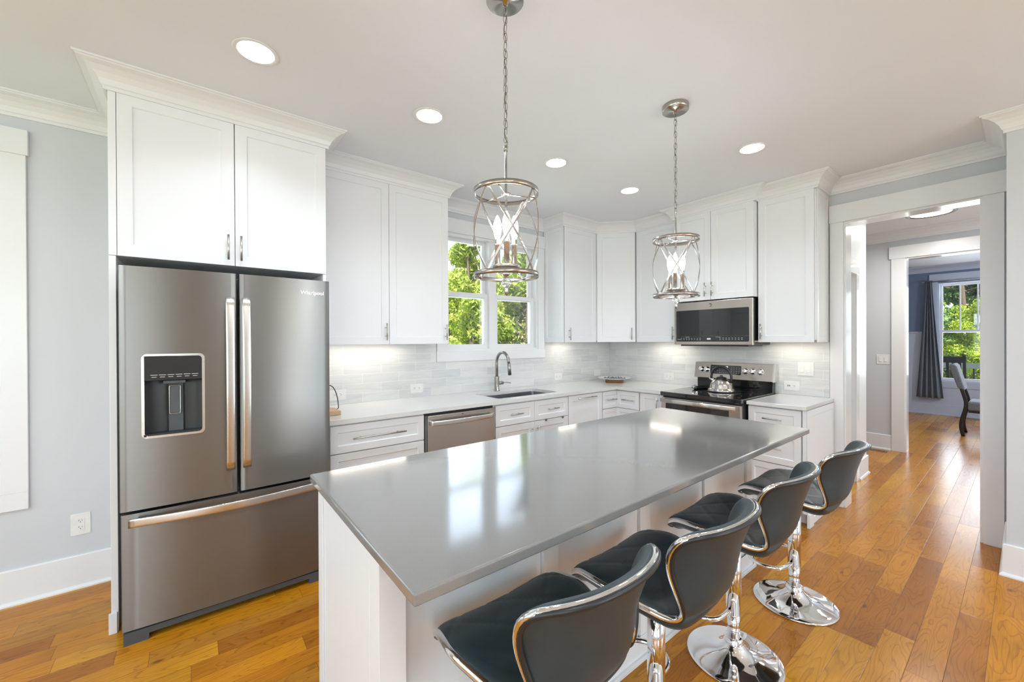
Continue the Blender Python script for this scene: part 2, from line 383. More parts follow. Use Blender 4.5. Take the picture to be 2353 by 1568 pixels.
    def pull(s, p0, p1, out, r=0.0055, post=0.028, inset=None):
        """bar pull from p0 to p1, standing off by vector out (towards the room)"""
        p0, p1, out = Vector(p0), Vector(p1), Vector(out); d = (p1 - p0); ln = d.length; d.normalize()
        ins = inset if inset is not None else min(0.02 + ln * 0.1, ln * 0.3)
        s.tube([p0 + out, p1 + out], r, 12)
        for q in (p0 + d * ins, p1 - d * ins): s.tube([q + out, q], r * 0.72, 8)
    def build(s, name, mat, parent=None, bevel=0, seg=2, ang=35, recalc=False):
        me = bpy.data.meshes.new(name); me.from_pydata(s.v, [], s.f)
        me.polygons.foreach_set('use_smooth', s.sm)
        if recalc:
            bm = bmesh.new(); bm.from_mesh(me); bmesh.ops.recalc_face_normals(bm, faces=bm.faces); bm.to_mesh(me); bm.free()
        me.update(); me.materials.append(M[mat] if isinstance(mat, str) else mat)
        o = bpy.data.objects.new(name, me); C.objects.link(o)
        if parent is not None: o.parent = parent
        if bevel:
            bv = o.modifiers.new('bevel', 'BEVEL'); bv.width = bevel; bv.segments = seg; bv.limit_method = 'ANGLE'; bv.angle_limit = math.radians(ang); bv.harden_normals = False
        return o
def tag(o, label, cat, group=None):
    o['label'] = label; o['category'] = cat
    if group: o['group'] = group
    return o
def thing(name, label, cat, loc=(0, 0, 0), rotz=0.0, group=None):
    o = bpy.data.objects.new(name, None); C.objects.link(o); o.location = loc; o.rotation_euler = (0, 0, rotz); o.empty_display_size = 0.1
    return tag(o, label, cat, group)
def struct(name, mb, mat, **k):
    o = mb.build(name, mat, **k); o['kind'] = 'structure'; return o
def one(mb, name, mat, label, cat, group=None, **k): return tag(mb.build(name, mat, **k), label, cat, group)
def B(*a):
    m = MB(); m.box(*a); return m
def copy_tree(o, parent=None):
    c = o.copy(); C.objects.link(c)
    if parent is not None: c.parent = parent
    for ch in [x for x in C.objects if x.parent == o]: copy_tree(ch, c)
    return c
def text(body, size, name, mat, parent, loc, rot, extrude=0.0006, align='CENTER'):
    cu = bpy.data.curves.new(name, 'FONT'); cu.body = body; cu.size = size; cu.extrude = extrude; cu.align_x = align; cu.align_y = 'CENTER'
    o = bpy.data.objects.new(name, cu); C.objects.link(o)
    bpy.context.view_layer.update()
    me = bpy.data.meshes.new_from_object(o.evaluated_get(bpy.context.evaluated_depsgraph_get()))
    bpy.data.objects.remove(o)
    q = bpy.data.objects.new(name, me); C.objects.link(q); me.materials.clear(); me.materials.append(M[mat])
    q.parent = parent; q.location = loc; q.rotation_euler = rot
    return q

# ------------------------------------------------------------------ room shell
ZC = 2.758
YA, XB = 3.40, 4.30
struct('floor', B(-3.65, -4.65, -0.06, 10.98, 3.56, 0.0), 'floor')
struct('ceiling', B(-3.65, -4.65, ZC, 11.0, 3.56, ZC + 0.06), 'ceiling')
m = MB(); m.box(-6.5, -7.5, 2.86, 13.5, 4.0, 2.98); struct('roof', m, 'outside_white')  # house and porch roof; rear overhang added to keep sun off rear windows

def wall_x(x0, x1, y0, y1, ops, z1=ZC):   # wall running along x between y0 and y1; ops (xa,xb,za,zb)
    m = MB(); xs = sorted({x0, x1, *[v for o in ops for v in o[:2]]})
    for a, b in zip(xs[:-1], xs[1:]):
        cuts = sorted([(o[2], o[3]) for o in ops if o[0] <= a + 1e-6 and o[1] >= b - 1e-6]); z = 0
        for c, d in cuts:
            if c > z: m.box(a, y0, z, b, y1, c)
            z = d
        if z < z1: m.box(a, y0, z, b, y1, z1)
    return m
def wall_y(y0, y1, x0, x1, ops, z1=ZC):
    m = wall_x(y0, y1, x0, x1, ops, z1); m.v = [(v[1], v[0], v[2]) for v in m.v]; m.f = [f[::-1] for f in m.f]; return m
KW = (1.86, 3.035, 1.318, 2.453)          # kitchen window opening on the window wall
LW = (-1.80, -0.815, 0.605, 2.445)
struct('wall_left', wall_x(-3.65, 4.44, YA, YA + 0.16, [KW, LW]), 'wall')
DO = (0.186, 0.951, 0.0, 2.405)
struct('wall_far', wall_y(0.075, YA, XB, 4.44, [DO]), 'wall')
struct('wall_right', B(3.82, -4.5, 0, 4.44, 0.075, ZC), 'wall')
struct('wall_rear', wall_x(-3.65, 4.44, -4.65, -4.5, [(-3.2, -1.2, 0.5, 2.5), (1.9, 3.6, 0.5, 2.5)]), 'wall')
struct('wall_near', wall_y(-4.5, YA, -3.65, -3.5, [(-2.8, 0.0, 0.5, 2.5), (0.8, 2.8, 0.5, 2.5)]), 'wall')
# hall and dining room beyond the doorway
HX = 6.951; DX = 10.856
struct('wall_hall_left', wall_x(4.44, 5.59, 1.05, 1.17, [(4.62, 5.15, 0.0, 2.06)]), 'trim')
struct('wall_hall_end', B(4.44, 3.2, 0, 11.0, 3.40, ZC), 'wall')
m = MB(); m.box(4.44, -1.35, 0, 4.9, -1.2, ZC); m.box(6.5, -1.35, 0, 7.08, -1.2, ZC); m.box(4.9, -1.35, 2.4, 6.5, -1.2, ZC); m.box(4.9, -1.35, 0, 6.5, -1.2, 0.5)
struct('wall_hall_right', m, 'wall')
struct('wall_hall_far', wall_y(-1.2, 3.2, HX, HX + 0.13, [(-0.36, 0.936, 0.0, 2.42)]), 'wall')
DWN = (-0.36, 1.02, 0.62, 2.44)
struct('wall_dining_far', wall_y(-1.8, 3.2, DX, DX + 0.14, [DWN]), 'blue')
struct('wall_dining_right', B(7.08, -1.95, 0, 11.0, -1.8, ZC), 'blue')
# chimney side of the blue room is the same blue; thin lining on the hall wall's far face
# wainscot: panels, cap and base on the dining far wall
m = MB()
m.box(DX - 0.012, 1.131, 0.19, DX - 0.001, 3.2, 1.50); m.box(DX - 0.012, -1.8, 0.19, DX - 0.001, -0.47, 1.50)
m.box(DX - 0.012, -0.47, 0.19, DX - 0.001, 1.131, 0.50)
m.box(DX - 0.022, 1.131, 1.385, DX - 0.012, 3.2, 1.52); m.box(DX - 0.045, 1.131, 1.52, DX - 0.001, 3.2, 1.543)
for y in (1.40, 2.3): m.box(DX - 0.020, y - 0.04, 0.19, DX - 0.012, y + 0.04, 1.385)
struct('trim_wainscot', m, 'wainscot')
m = MB(); m.box(DX - 0.020, -1.8, 0, DX - 0.001, 3.2, 0.19); m.box(DX - 0.034, -1.8, 0, DX - 0.02, 3.2, 0.018)
struct('baseboard_dining', m, 'wainscot')

# crown mouldings swept along the wall and cabinet line (room on the right of the walking direction)
CROWN = [(0.0, 2.648), (0.012, 2.648), (0.012, 2.664), (0.018, 2.668), (0.027, 2.692), (0.044, 2.715), (0.067, 2.733), (0.090, 2.742), (0.094, 2.748), (0.102, 2.748), (0.102, ZC - 0.0005), (0.0, ZC - 0.0005)]
def sweep(path, i0, i1, prof):
    P = [Vector((p[0], p[1])) for p in path]
    def off(i, d):
        ns = []
        for a, b in ((i - 1, i), (i, i + 1)):
            if a < 0 or b >= len(P): continue
            t = (P[b] - P[a]).normalized(); ns.append(Vector((t.y, -t.x)))
        if len(ns) == 1: return P[i] + ns[0] * d
        k = 1 + ns[0].dot(ns[1])
        return P[i] + (ns[0] + ns[1]) * (d / k)
    m = MB(); rows = []
    for i in range(i0, i1 + 1):
        rows.append([(*off(i, d), z) for d, z in prof] + [(*off(i, prof[0][0]), prof[0][1])])
    m.grid(rows, smooth=False)
    n = len(prof)
    m.add(rows[0][:n], [tuple(range(n))]); m.add(rows[-1][:n], [tuple(range(n - 1, -1, -1))])
    return m
UF = 3.083   # upper cabinet face line on window wall
path = [(-3.5, YA), (-0.329, YA), (-0.329, 2.763), (0.669, 2.763), (0.669, UF + .005), (1.729, UF + .005), (1.729, YA), (3.137, YA), (3.137, UF + .005), (3.667, UF + .005),
        (3.982, 2.763), (3.982, 2.252), (3.898, 2.252), (3.898, 1.486), (3.968, 1.486), (3.968, 1.050), (XB, 1.050), (XB, 0.075), (3.82, 0.075), (3.82, -4.5)]
for k, (a, b) in enumerate([(0, 1), (1, 6), (6, 7), (7, 16), (16, 19)]):
    struct('trim_%d' % (k + 1), sweep(path, a, b, CROWN), 'trim', recalc=True)
hp = [(5.59, 1.05), (4.44, 1.05)]
struct('trim_6', sweep([(HX, 3.2), (HX, -1.2)], 0, 1, CROWN), 'trim', recalc=True)
struct('trim_7', sweep([(DX, 3.2), (DX, -1.8)], 0, 1, CROWN), 'wainscot', recalc=True)
struct('trim_8', sweep([(4.44, 1.05), (5.59, 1.05), (5.59, 1.17)], 0, 2, CROWN), 'trim', recalc=True)

BASE = [(0.0, 0.0), (0.028, 0.0), (0.028, 0.008), (0.022, 0.018), (0.015, 0.021), (0.015, 0.186), (0.010, 0.191), (0.0, 0.191)]
struct('baseboard_left', sweep([(-3.5, YA), (-0.33, YA)], 0, 1, BASE), 'trim', recalc=True)
struct('baseboard_right', sweep([(XB - 0.02, 0.075), (3.82, 0.075), (3.82, -4.5)], 0, 2, BASE), 'trim', recalc=True)
struct('baseboard_hall', sweep([(HX, 3.2), (HX, 1.062)], 0, 1, BASE), 'trim', recalc=True)
struct('baseboard_hall_left', sweep([(5.15 + 0.09, 1.05), (5.59, 1.05), (5.59, 1.17)], 0, 2, BASE), 'trim', recalc=True)

# door casings of the kitchen doorway
m = MB()
m.box(XB - 0.020, 0.951, 0, XB, 1.042, 2.405); m.box(XB - 0.020, 0.092, 0, XB, 0.186, 2.405)
m.box(XB - 0.028, 0.078, 2.405, XB, 1.046, 2.552)
struct('trim_9', m, 'trim', bevel=0.002)
m = MB()   # jamb lining
m.box(XB - 0.004, 0.936, 0, 4.462, 0.951, 2.39); m.box(XB - 0.004, 0.186, 0, 4.462, 0.201, 2.39); m.box(XB - 0.004, 0.186, 2.39, 4.462, 0.951, 2.405)
struct('trim_10', m, 'gloss_trim', bevel=0.001)
# hall far wall doorway casing and lining
m = MB()
m.box(HX - 0.020, 0.936, 0, HX, 1.06, 2.42); m.box(HX - 0.020, -0.48, 0, HX, -0.36, 2.42); m.box(HX - 0.028, -0.50, 2.42, HX, 1.08, 2.573)
struct('trim_11', m, 'trim', bevel=0.002)
m = MB(); m.box(HX - 0.004, 0.921, 0, HX + 0.134, 0.936, 2.405); m.box(HX - 0.004, -0.36, 0, HX + 0.134, -0.345, 2.405); m.box(HX - 0.004, -0.36, 2.405, HX + 0.134, 0.936, 2.42)
struct('trim_12', m, 'gloss_trim', bevel=0.001)
# pantry door in the hall side wall
m = MB(); m.box(5.15, 1.036, 0, 5.24, 1.05, 2.06); m.box(4.5, 1.036, 2.06, 5.26, 1.05, 2.20)
struct('trim_13', m, 'gloss_trim', bevel=0.002)
dr = MB(); dr.shaker(4.625, 0.01, 5.145, 2.05, 0.035, 0.11, 0.008, 1.105)
o = struct('door_1', dr, 'gloss_trim', bevel=0.0015)
h = MB(); h.lathe([(0.0, 0), (0.027, 0), (0.027, -0.006), (0.009, -0.01), (0.009, -0.035), (0.026, -0.045), (0.026, -0.060), (0.0, -0.068)], (4.70, 1.1045, 0.95), 20, 'y'); h.build('door_knob', 'pull', o, recalc=True)

# ------------------------------------------------------------------ windows
def sash_glass(par, x0, x1, z0, z1, y, fw=0.038, t=0.035, muntins=(), brail=None):
    m = MB(); br = brail or fw
    m.box(x0, y, z0, x0 + fw, y + t, z1); m.box(x1 - fw, y, z0, x1, y + t, z1)
    m.box(x0 + fw, y, z0, x1 - fw, y + t, z0 + br); m.box(x0 + fw, y, z1 - fw, x1 - fw, y + t, z1)
    for q in muntins: m.box(q - 0.010, y + 0.004, z0 + br, q + 0.010, y + t - 0.004, z1 - fw)
    s_ = m.build('sash', 'trim', par)
    g = MB(); g.box(x0 + fw, y + t * 0.45, z0 + br, x1 - fw, y + t * 0.45 + 0.004, z1 - fw); g.build('pane', 'glass', s_)
def window_unit(name, op, y0, y1, units, zm, casing, rot=None, muntins=None, mat='trim'):
    """double-hung units set in an opening of a wall running along x; casing on the y0 (room) side"""
    xa, xb, za, zb = op
    root = bpy.data.objects.new(name, None); C.objects.link(root); root['kind'] = 'structure'
    m = MB(); j = 0.018
    m.box(xa, y0 - 0.002, za, xa + j, y1, zb); m.box(xb - j, y0 - 0.002, za, xb, y1, zb)
    m.box(xa + j, y0 - 0.002, zb - j, xb - j, y1, zb); m.box(xa + j, y0 - 0.002, za, xb - j, y1, za + j)
    for (a, b), (c, d) in zip(units[:-1], units[1:]): m.box(b, y0 + 0.01, za + j, c, y1, zb - j)
    m.build('window_frame', mat, root)
    if casing:
        m = MB()
        for b_ in casing: m.box(b_[0], y0 - b_[4], b_[1], b_[2], y0 - 0.001, b_[3])
        m.build('window_casing', mat, root, bevel=0.002)
    for i, (a, b) in enumerate(units):
        mu = muntins[i] if muntins else ()
        sash_glass(root, a, b, zm - 0.02, zb - j, y0 + 0.085, muntins=mu)     # upper sash, outer track
        sash_glass(root, a, b, za + j, zm + 0.03, y0 + 0.045, brail=0.045)     # lower sash, inner track
    if rot: root.matrix_world = rot
    return root
# kitchen window
window_unit('window_1', KW, YA, YA + 0.15, [(1.878, 2.385), (2.475, 3.017)], 1.868,
            [(1.770, 1.222, 3.134, 1.318, 0.020), (1.775, 1.318, 1.862, 2.453, 0.018), (3.034, 1.318, 3.128, 2.453, 0.018), (1.768, 2.453, 3.136, 2.588, 0.024)])
# tall window at far left edge
window_unit('window_2', LW, YA, YA + 0.15, [(-1.78, -0.835)], 1.50,
            [(-1.895, 0.512, -0.72, 0.605, 0.020), (-1.895, 0.605, -1.80, 2.445, 0.018), (-0.815, 0.605, -0.72, 2.445, 0.018), (-1.905, 2.445, -0.711, 2.583, 0.024)])
# dining window: built along x then turned to face -x  (local x = -world y)
def rotB(x): return Matrix.Translation((x, 0, 0)) @ Matrix.Rotation(-PI / 2, 4, 'Z')
window_unit('window_3', (-1.02, 0.36, 0.62, 2.44), 0.0, 0.13, [(-1.0, 0.34)], 1.54,
            [(-1.128, 0.505, 0.47, 0.62, 0.020), (-1.128, 0.62, -1.02, 2.47, 0.018), (0.36, 0.62, 0.468, 2.47, 0.018), (-1.131, 2.47, 0.475, 2.605, 0.026)],
            rot=rotB(DX), muntins=[(-0.748, -0.535, -0.325, -0.115, 0.095)], mat='wainscot')
# unseen windows added behind the viewer to let fill light in
for i, (a, b) in enumerate([(-3.2, -1.2), (1.9, 3.6)]):
    m = MB()
    for x in (a, (a + b) / 2 - 0.04, b - 0.08): m.box(x, -4.60, 0.5, x + 0.08, -4.54, 2.5)
    for z in (0.5, 1.46, 2.42): m.box(a, -4.60, z, b, -4.54, z + 0.08)
    struct('window_%d' % (4 + i), m, 'trim')
for i, (a, b) in enumerate([(-2.8, 0.0), (0.8, 2.8)]):
    m = MB()
    for y in (a, (a + b) / 2 - 0.04, b - 0.08): m.box(-3.60, y, 0.5, -3.54, y + 0.08, 2.5)
    for z in (0.5, 1.46, 2.42): m.box(-3.60, a, z, -3.54, b, z + 0.08)
    struct('window_%d' % (6 + i), m, 'trim')

# ------------------------------------------------------------------ cabinets
RB = -PI / 2
def door(par, x0, z0, x1, z1, y=0.0, handle=None, fw=0.057, name='door'):
    m = MB(); m.shaker(x0, z0, x1, z1, 0.02, fw, 0.007, y); d = m.build(name, 'cabinet', par, bevel=0.0012, seg=1)
    if handle:
        for hh in (handle if isinstance(handle, list) else [handle]):
            hm = MB(); hm.pull((hh[0], y, hh[1]), (hh[2], y, hh[3]), (0, -0.030, 0)); hm.build('handle', 'pull', d)
    return d
def carcass(par, boxes, mat='cabinet', name='body'):
    m = MB()
    for b in boxes: m.box(*b)
    return m.build(name, mat, par, bevel=0.001, seg=1)
ZU, ZT = 1.394, 2.656
# over-fridge cabinet with its side panels
c = thing('wall_cabinet', 'deep white cabinet above the refrigerator, two doors with bar pulls', 'cabinet', (-0.326, 2.76, 0), 0, 'white kitchen cabinets')
carcass(c, [(0.0, 0.022, 1.852, 0.990, 0.634, 2.668)])
m = MB(); m.box(0.0, 0.0, 1.849, 0.029, 0.0215, 2.668); m.build('face_frame', 'cabinet', c, bevel=0.001, seg=1)
door(c, 0.031, 1.849, 0.508, ZT, 0, (0.478, 1.877, 0.478, 2.016)); door(c, 0.512, 1.849, 0.990, ZT, 0, (0.538, 1.877, 0.538, 2.016))
m = MB(); m.box(0.0, 0.0, 0.0, 0.026, 0.634, 1.847); m.box(-0.008, -0.012, 0, 0.022, 0.0, 0.10); m.build('side_panel', 'cabinet', c, bevel=0.001, seg=1)
m = MB(); m.box(0.970, 0.0, 0.0, 0.990, 0.634, 1.847); m.build('side_panel', 'cabinet', c, bevel=0.001, seg=1)
# upper cabinets on the window wall
c = thing('wall_cabinet', 'wide white wall cabinet between refrigerator and window, two tall doors', 'cabinet', (0.671, 3.083, 0), 0, 'white kitchen cabinets')
carcass(c, [(0.0, 0.022, ZU + 0.02, 1.056, 0.315, ZT)]); door(c, 0.003, ZU, 0.530, ZT, 0, (0.502, 1.425, 0.502, 1.558)); door(c, 0.533, ZU, 1.056, ZT, 0, (1.024, 1.425, 1.024, 1.558))
c = thing('wall_cabinet', 'narrow white wall cabinet just right of the window, pull at left of door', 'cabinet', (3.138, 3.083, 0), 0, 'white kitchen cabinets')
carcass(c, [(0.0, 0.022, ZU + 0.02, 0.528, 0.315, ZT)]); door(c, 0.010, ZU, 0.526, ZT, 0, (0.073, 1.420, 0.073, 1.555))
m = MB(); m.shaker(-0.305, ZU, -0.0, ZT, 0.006, 0.045, 0.004, 0); o = m.build('side_panel', 'cabinet', c, bevel=0.0008, seg=1); o.rotation_euler = (0, 0, RB); o.location = (-0.0068, 0.004, 0)
# diagonal corner cabinet
c = thing('wall_cabinet', 'white wall cabinet set diagonally across the corner, one door', 'cabinet', (3.668, 3.083, 0), 0, 'white kitchen cabinets')
m = MB(); m.prism([(0.0, 0.022), (0.300, -0.307), (0.63, -0.307), (0.63, 0.315), (0.0, 0.315)], ZU + 0.02, ZT); m.build('body', 'cabinet', c)
o = door(c, 0.008, ZU, 0.436, ZT, 0, (0.392, 1.420, 0.392, 1.555)); o.rotation_euler = (0, 0, -math.atan2(0.32, 0.314)); o.location = (0.001, -0.001, 0)
# range wall uppers: local x runs to the right (-world y)
c = thing('wall_cabinet', 'single white wall cabinet left of the microwave, pull at right of door', 'cabinet', (3.978, 2.760, 0), RB, 'white kitchen cabinets')
carcass(c, [(0.0, 0.022, ZU + 0.02, 0.508, 0.320, ZT)]); door(c, 0.003, ZU, 0.506, ZT, 0, (0.458, 1.420, 0.458, 1.555))
c = thing('wall_cabinet', 'short two-door white cabinet directly above the microwave', 'cabinet', (3.892, 2.249, 0), RB, 'white kitchen cabinets')
carcass(c, [(0.0, 0.022, 1.802, 0.757, 0.405, ZT)]); door(c, 0.004, 1.802, 0.377, ZT, 0, (0.331, 1.835, 0.331, 1.967)); door(c, 0.381, 1.802, 0.753, ZT, 0, (0.396, 1.835, 0.396, 1.967))
c = thing('wall_cabinet', 'white wall cabinet right of the microwave, at the end of the run', 'cabinet', (3.962, 1.486, 0), RB, 'white kitchen cabinets')
carcass(c, [(0.0, 0.022, ZU + 0.02, 0.430, 0.336, ZT)]); door(c, 0.004, ZU, 0.416, ZT, 0, (0.031, 1.420, 0.031, 1.556))
m = MB(); m.shaker(0.022, ZU, 0.334, ZT, 0.006, 0.045, 0.004, 0); o = m.build('side_panel', 'cabinet', c, bevel=0.0008, seg=1); o.rotation_euler = (0, 0, PI / 2); o.location = (0.4368, 0.0, 0)

# base cabinets
ZD0, ZD1 = 0.690, 0.870
def drawer(par, x0, x1, z0, z1, h=None, y=0.0):
    return door(par, x0, z0, x1, z1, y, h, fw=0.047, name='drawer')
c = thing('base_cabinet', 'wide white drawer base with long bar pulls beside the refrigerator', 'cabinet', (0.671, 2.755, 0), 0, 'white base cabinets')
carcass(c, [(0.0, 0.022, 0.10, 0.668, 0.640, 0.880), (0.0, 0.085, 0, 0.668, 0.64, 0.10)])
drawer(c, 0.010, 0.662, ZD0, ZD1, (0.144, 0.780, 0.513, 0.780)); drawer(c, 0.010, 0.662, 0.398, 0.684, (0.144, 0.56, 0.513, 0.56)); drawer(c, 0.010, 0.662, 0.108, 0.392, (0.144, 0.27, 0.513, 0.27))
c = thing('base_cabinet', 'white sink base cabinet, two short-pull fronts over two doors', 'cabinet', (1.972, 2.755, 0), 0, 'white base cabinets')
m = MB(); m.box(0.0, 0.022, 0.10, 0.018, 0.64, 0.880); m.box(0.87, 0.022, 0.10, 0.886, 0.64, 0.880); m.box(0.018, 0.022, 0.10, 0.87, 0.64, 0.12); m.box(0.018, 0.022, 0.12, 0.87, 0.04, 0.880); m.box(0.0, 0.085, 0, 0.886, 0.64, 0.10)
m.build('body', 'cabinet', c)
drawer(c, 0.014, 0.447, ZD0, 0.868, (0.156, 0.780, 0.294, 0.780)); drawer(c, 0.450, 0.883, ZD0, 0.868, (0.598, 0.782, 0.737, 0.782))
door(c, 0.014, 0.108, 0.447, 0.684, 0, (0.419, 0.52, 0.419, 0.654)); d_ = door(c, 0.450, 0.108, 0.883, 0.684, 0, (0.478, 0.52, 0.478, 0.654))
for q in (0.587, 0.802): m = MB(); m.box(q - 0.010, -0.010, 0.672, q + 0.010, -0.001, 0.690); m.build('over_door_hook', 'dark_nickel', d_, bevel=0.002)
c = thing('base_cabinet', 'white pull-out base cabinet with one tall front right of the sink', 'cabinet', (2.860, 2.755, 0), 0, 'white base cabinets')
carcass(c, [(0.0, 0.022, 0.10, 0.508, 0.640, 0.880), (0.0, 0.085, 0, 0.508, 0.64, 0.10)])
door(c, 0.003, 0.108, 0.505, 0.872, 0, (0.114, 0.841, 0.389, 0.841))
# corner drawer base, fronts on both arms
c = thing('base_cabinet', 'white corner base cabinet whose drawers wrap the inside corner', 'cabinet', (3.371, 2.755, 0), 0, 'white base cabinets')
m = MB(); m.prism([(0.0, 0.022), (0.26, 0.022), (0.26, -0.284), (0.92, -0.284), (0.92, 0.64), (0.0, 0.64)], 0.0, 0.880); m.build('body', 'cabinet', c)
for z0, z1, hz in ((ZD0, ZD1, 0.782), (0.398, 0.684, 0.56), (0.108, 0.392, 0.27)):
    m = MB(); m.shaker(0.006, z0, 0.262, z1, 0.02, 0.042, 0.007, 0)
    k = MB(); k.shaker(0.008, z0, 0.287, z1, 0.02, 0.042, 0.007, 0)
    m.add([(0.238 + v[1], 0.009 - v[0] + 0.0, v[2]) for v in k.v], k.f)
    dd = m.build('drawer', 'cabinet', c, bevel=0.0012, seg=1)
    hm = MB(); hm.pull((0.055, 0, hz), (0.205, 0, hz), (0, -0.03, 0)); hm.build('handle', 'pull', dd)
    hm = MB(); hm.pull((0.238, -0.085, hz), (0.238, -0.235, hz), (-0.03, 0, 0)); hm.build('handle', 'pull', dd)
c = thing('base_cabinet', 'narrow white single-door base cabinet left of the range', 'cabinet', (3.609, 2.468, 0), RB, 'white base cabinets')
carcass(c, [(0.0, 0.022, 0.10, 0.275, 0.680, 0.880), (0.0, 0.085, 0, 0.275, 0.68, 0.10)])
door(c, 0.004, 0.108, 0.272, 0.872, 0, (0.209, 0.70, 0.209, 0.845), fw=0.05)
c = thing('base_cabinet', 'white three-drawer base cabinet right of the range at the run end', 'cabinet', (3.609, 1.430, 0), RB, 'white base cabinets')
carcass(c, [(0.0, 0.022, 0.10, 0.410, 0.680, 0.880), (0.0, 0.085, 0, 0.385, 0.68, 0.10)])
drawer(c, 0.003, 0.374, ZD0, 0.873, (0.117, 0.788, 0.251, 0.788)); drawer(c, 0.003, 0.374, 0.436, 0.684, (0.117, 0.558, 0.251, 0.558)); drawer(c, 0.003, 0.374, 0.108, 0.430, (0.117, 0.27, 0.251, 0.27))
m = MB(); m.box(0.384, 0.0, 0.10, 0.410, 0.0215, 0.88); m.build('face_frame', 'cabinet', c)
m = MB(); m.shaker(0.001, 0.0, 0.668, 0.880, 0.007, 0.05, 0.004, 0); m.box(0.001, -0.012, 0, 0.095, 0.0, 0.10)
o = m.build('side_panel', 'cabinet', c, bevel=0.0008, seg=1); o.rotation_euler = (0, 0, PI / 2); o.location = (0.4176, 0, 0)

# worktops
def slab_with_hole(outer, hole, z0, z1):
    m = MB()
    bm = bmesh.new()
    ov = [bm.verts.new((x, y, z1)) for x, y in outer]; hv = [bm.verts.new((x, y, z1)) for x, y in hole]
    es = [bm.edges.new((ov[i], ov[(i + 1) % len(ov)])) for i in range(len(ov))] + [bm.edges.new((hv[i], hv[(i + 1) % len(hv)])) for i in range(len(hv))]
    r = bmesh.ops.triangle_fill(bm, use_beauty=True, use_dissolve=False, edges=es)
    bm.faces.ensure_lookup_table()
    bmesh.ops.recalc_face_normals(bm, faces=bm.faces)
    ex = bmesh.ops.extrude_face_region(bm, geom=list(bm.faces))
    for v in ex['geom']:
        if isinstance(v, bmesh.types.BMVert): v.co.z = z0
    bmesh.ops.recalc_face_normals(bm, faces=bm.faces)
    bm.verts.index_update(); m.add([tuple(v.co) for v in bm.verts], [tuple(v.index for v in f.verts) for f in bm.faces]); bm.free()
    return m
def rrect(x0, y0, x1, y1, r, n=5):
    p = []
    for cx, cy, a0 in ((x1 - r, y0 + r, -PI / 2), (x1 - r, y1 - r, 0), (x0 + r, y1 - r, PI / 2), (x0 + r, y0 + r, PI)):
        for k in range(n + 1): a = a0 + PI / 2 * k / n; p.append((cx + r * math.cos(a), cy + r * math.sin(a)))
    return p
SK = (2.075, 2.83, 2.80, 3.215)
m = slab_with_hole([(0.672, 2.728), (3.581, 2.728), (3.581, 2.182), (4.288, 2.182), (4.288, 3.389), (0.672, 3.389)], rrect(*SK, 0.03), 0.8845, 0.914)
one(m, 'worktop', 'counter', 'white quartz worktop wrapping the corner, with the sink cut into it', 'worktop')
one(B(3.581, 1.016, 0.8845, 4.288, 1.431, 0.914), 'worktop', 'counter', 'short white quartz worktop right of the range', 'worktop', bevel=0.0025)
# backsplash tile (part of the wall finish)
m = MB(); y0 = YA - 0.010
m.box(0.672, y0, 0.9145, 1.768, YA - 0.0005, 1.3935); m.box(1.768, y0, 0.9145, 3.1355, YA - 0.0005, 1.2215); m.box(3.1355, y0, 0.9145, 4.2895, YA - 0.0005, 1.3935)
struct('wall_tile_left', m, 'tile_x')
m = MB(); m.box(XB - 0.010, 1.046, 0.9145, XB - 0.0005, 3.3895, 1.3935); struct('wall_tile_far', m, 'tile_y')

# sink bowl
t = thing('kitchen_sink', 'grey undermount sink bowl set in the worktop under the window', 'sink', (2.4375, 3.02, 0.66))
x0, y0, x1, y1 = -0.368, -0.198, 0.368, 0.202
P = []
for (gx0, gy0, gx1, gy1, r, z) in ((x0 - .012, y0 - .012, x1 + .012, y1 + .012, .04, .223), (x0, y0, x1, y1, .03, .223), (x0 + .006, y0 + .006, x1 - .006, y1 - .006, .03, .05), (x0 + .04, y0 + .04, x1 - .04, y1 - .04, .03, .012), (-.05, -.05, .05, .05, .04, .006), (-.045, -.045, .045, .045, .04, .0)):
    P.append([(a, b_, z) for a, b_ in rrect(gx0, gy0, gx1, gy1, r)]); P[-1].append(P[-1][0])
m = MB(); m.grid(P, smooth=False); m.build('bowl', 'sink', t, recalc=False)
m = MB(); m.lathe([(0.0, 0.001), (0.045, 0.001), (0.045, 0.004), (0.03, 0.004), (0.028, 0.0015), (0, 0.0015)], (0, 0, 0), 24); m.build('drain', 'chrome', t)
m = MB(); m.box(-0.03, y1 - 0.013, 0.175, 0.0, y1 - 0.006, 0.187); m.build('badge', 'steel_light', t, bevel=0.002)
# faucet
t = thing('faucet', 'dark nickel gooseneck pull-down faucet behind the sink', 'faucet', (2.385, 3.285, 0.914))
m = MB(); m.lathe([(0.0, 0), (0.029, 0), (0.029, 0.006), (0.0235, 0.008), (0.0235, 0.140), (0.0215, 0.145), (0.0, 0.145)], (0, 0, 0), 28); m.build('body', 'dark_nickel', t)
pts = [(0, 0, 0.14), (0, 0, 0.27)]
for k in range(0, 15): a = PI * k / 14 * 1.0; pts.append((0, -0.098 + 0.098 * math.cos(a), 0.285 + 0.102 * math.sin(a)))
m = MB(); m.tube(pts, 0.0145, 16); m.build('spout', 'dark_nickel', t)
m = MB(); m.tube([(0, -0.196, 0.287), (0, -0.203, 0.25), (0, -0.212, 0.175)], [0.0155, 0.0165, 0.0175], 18); o = m.build('spray_head', 'dark_nickel', t)
m = MB(); m.tube([(0, -0.2115, 0.177), (0, -0.2122, 0.170)], 0.0145, 18); m.build('nozzle', 'black', o)
m = MB(); m.tube([(0.02, 0, 0.075), (0.075, 0, 0.075)], 0.0165, 18); m.tube([(0.068, 0, 0.075), (0.10, -0.012, 0.079), (0.145, -0.045, 0.072)], [0.006, 0.005, 0.0045], 10); m.build('lever', 'dark_nickel', t)

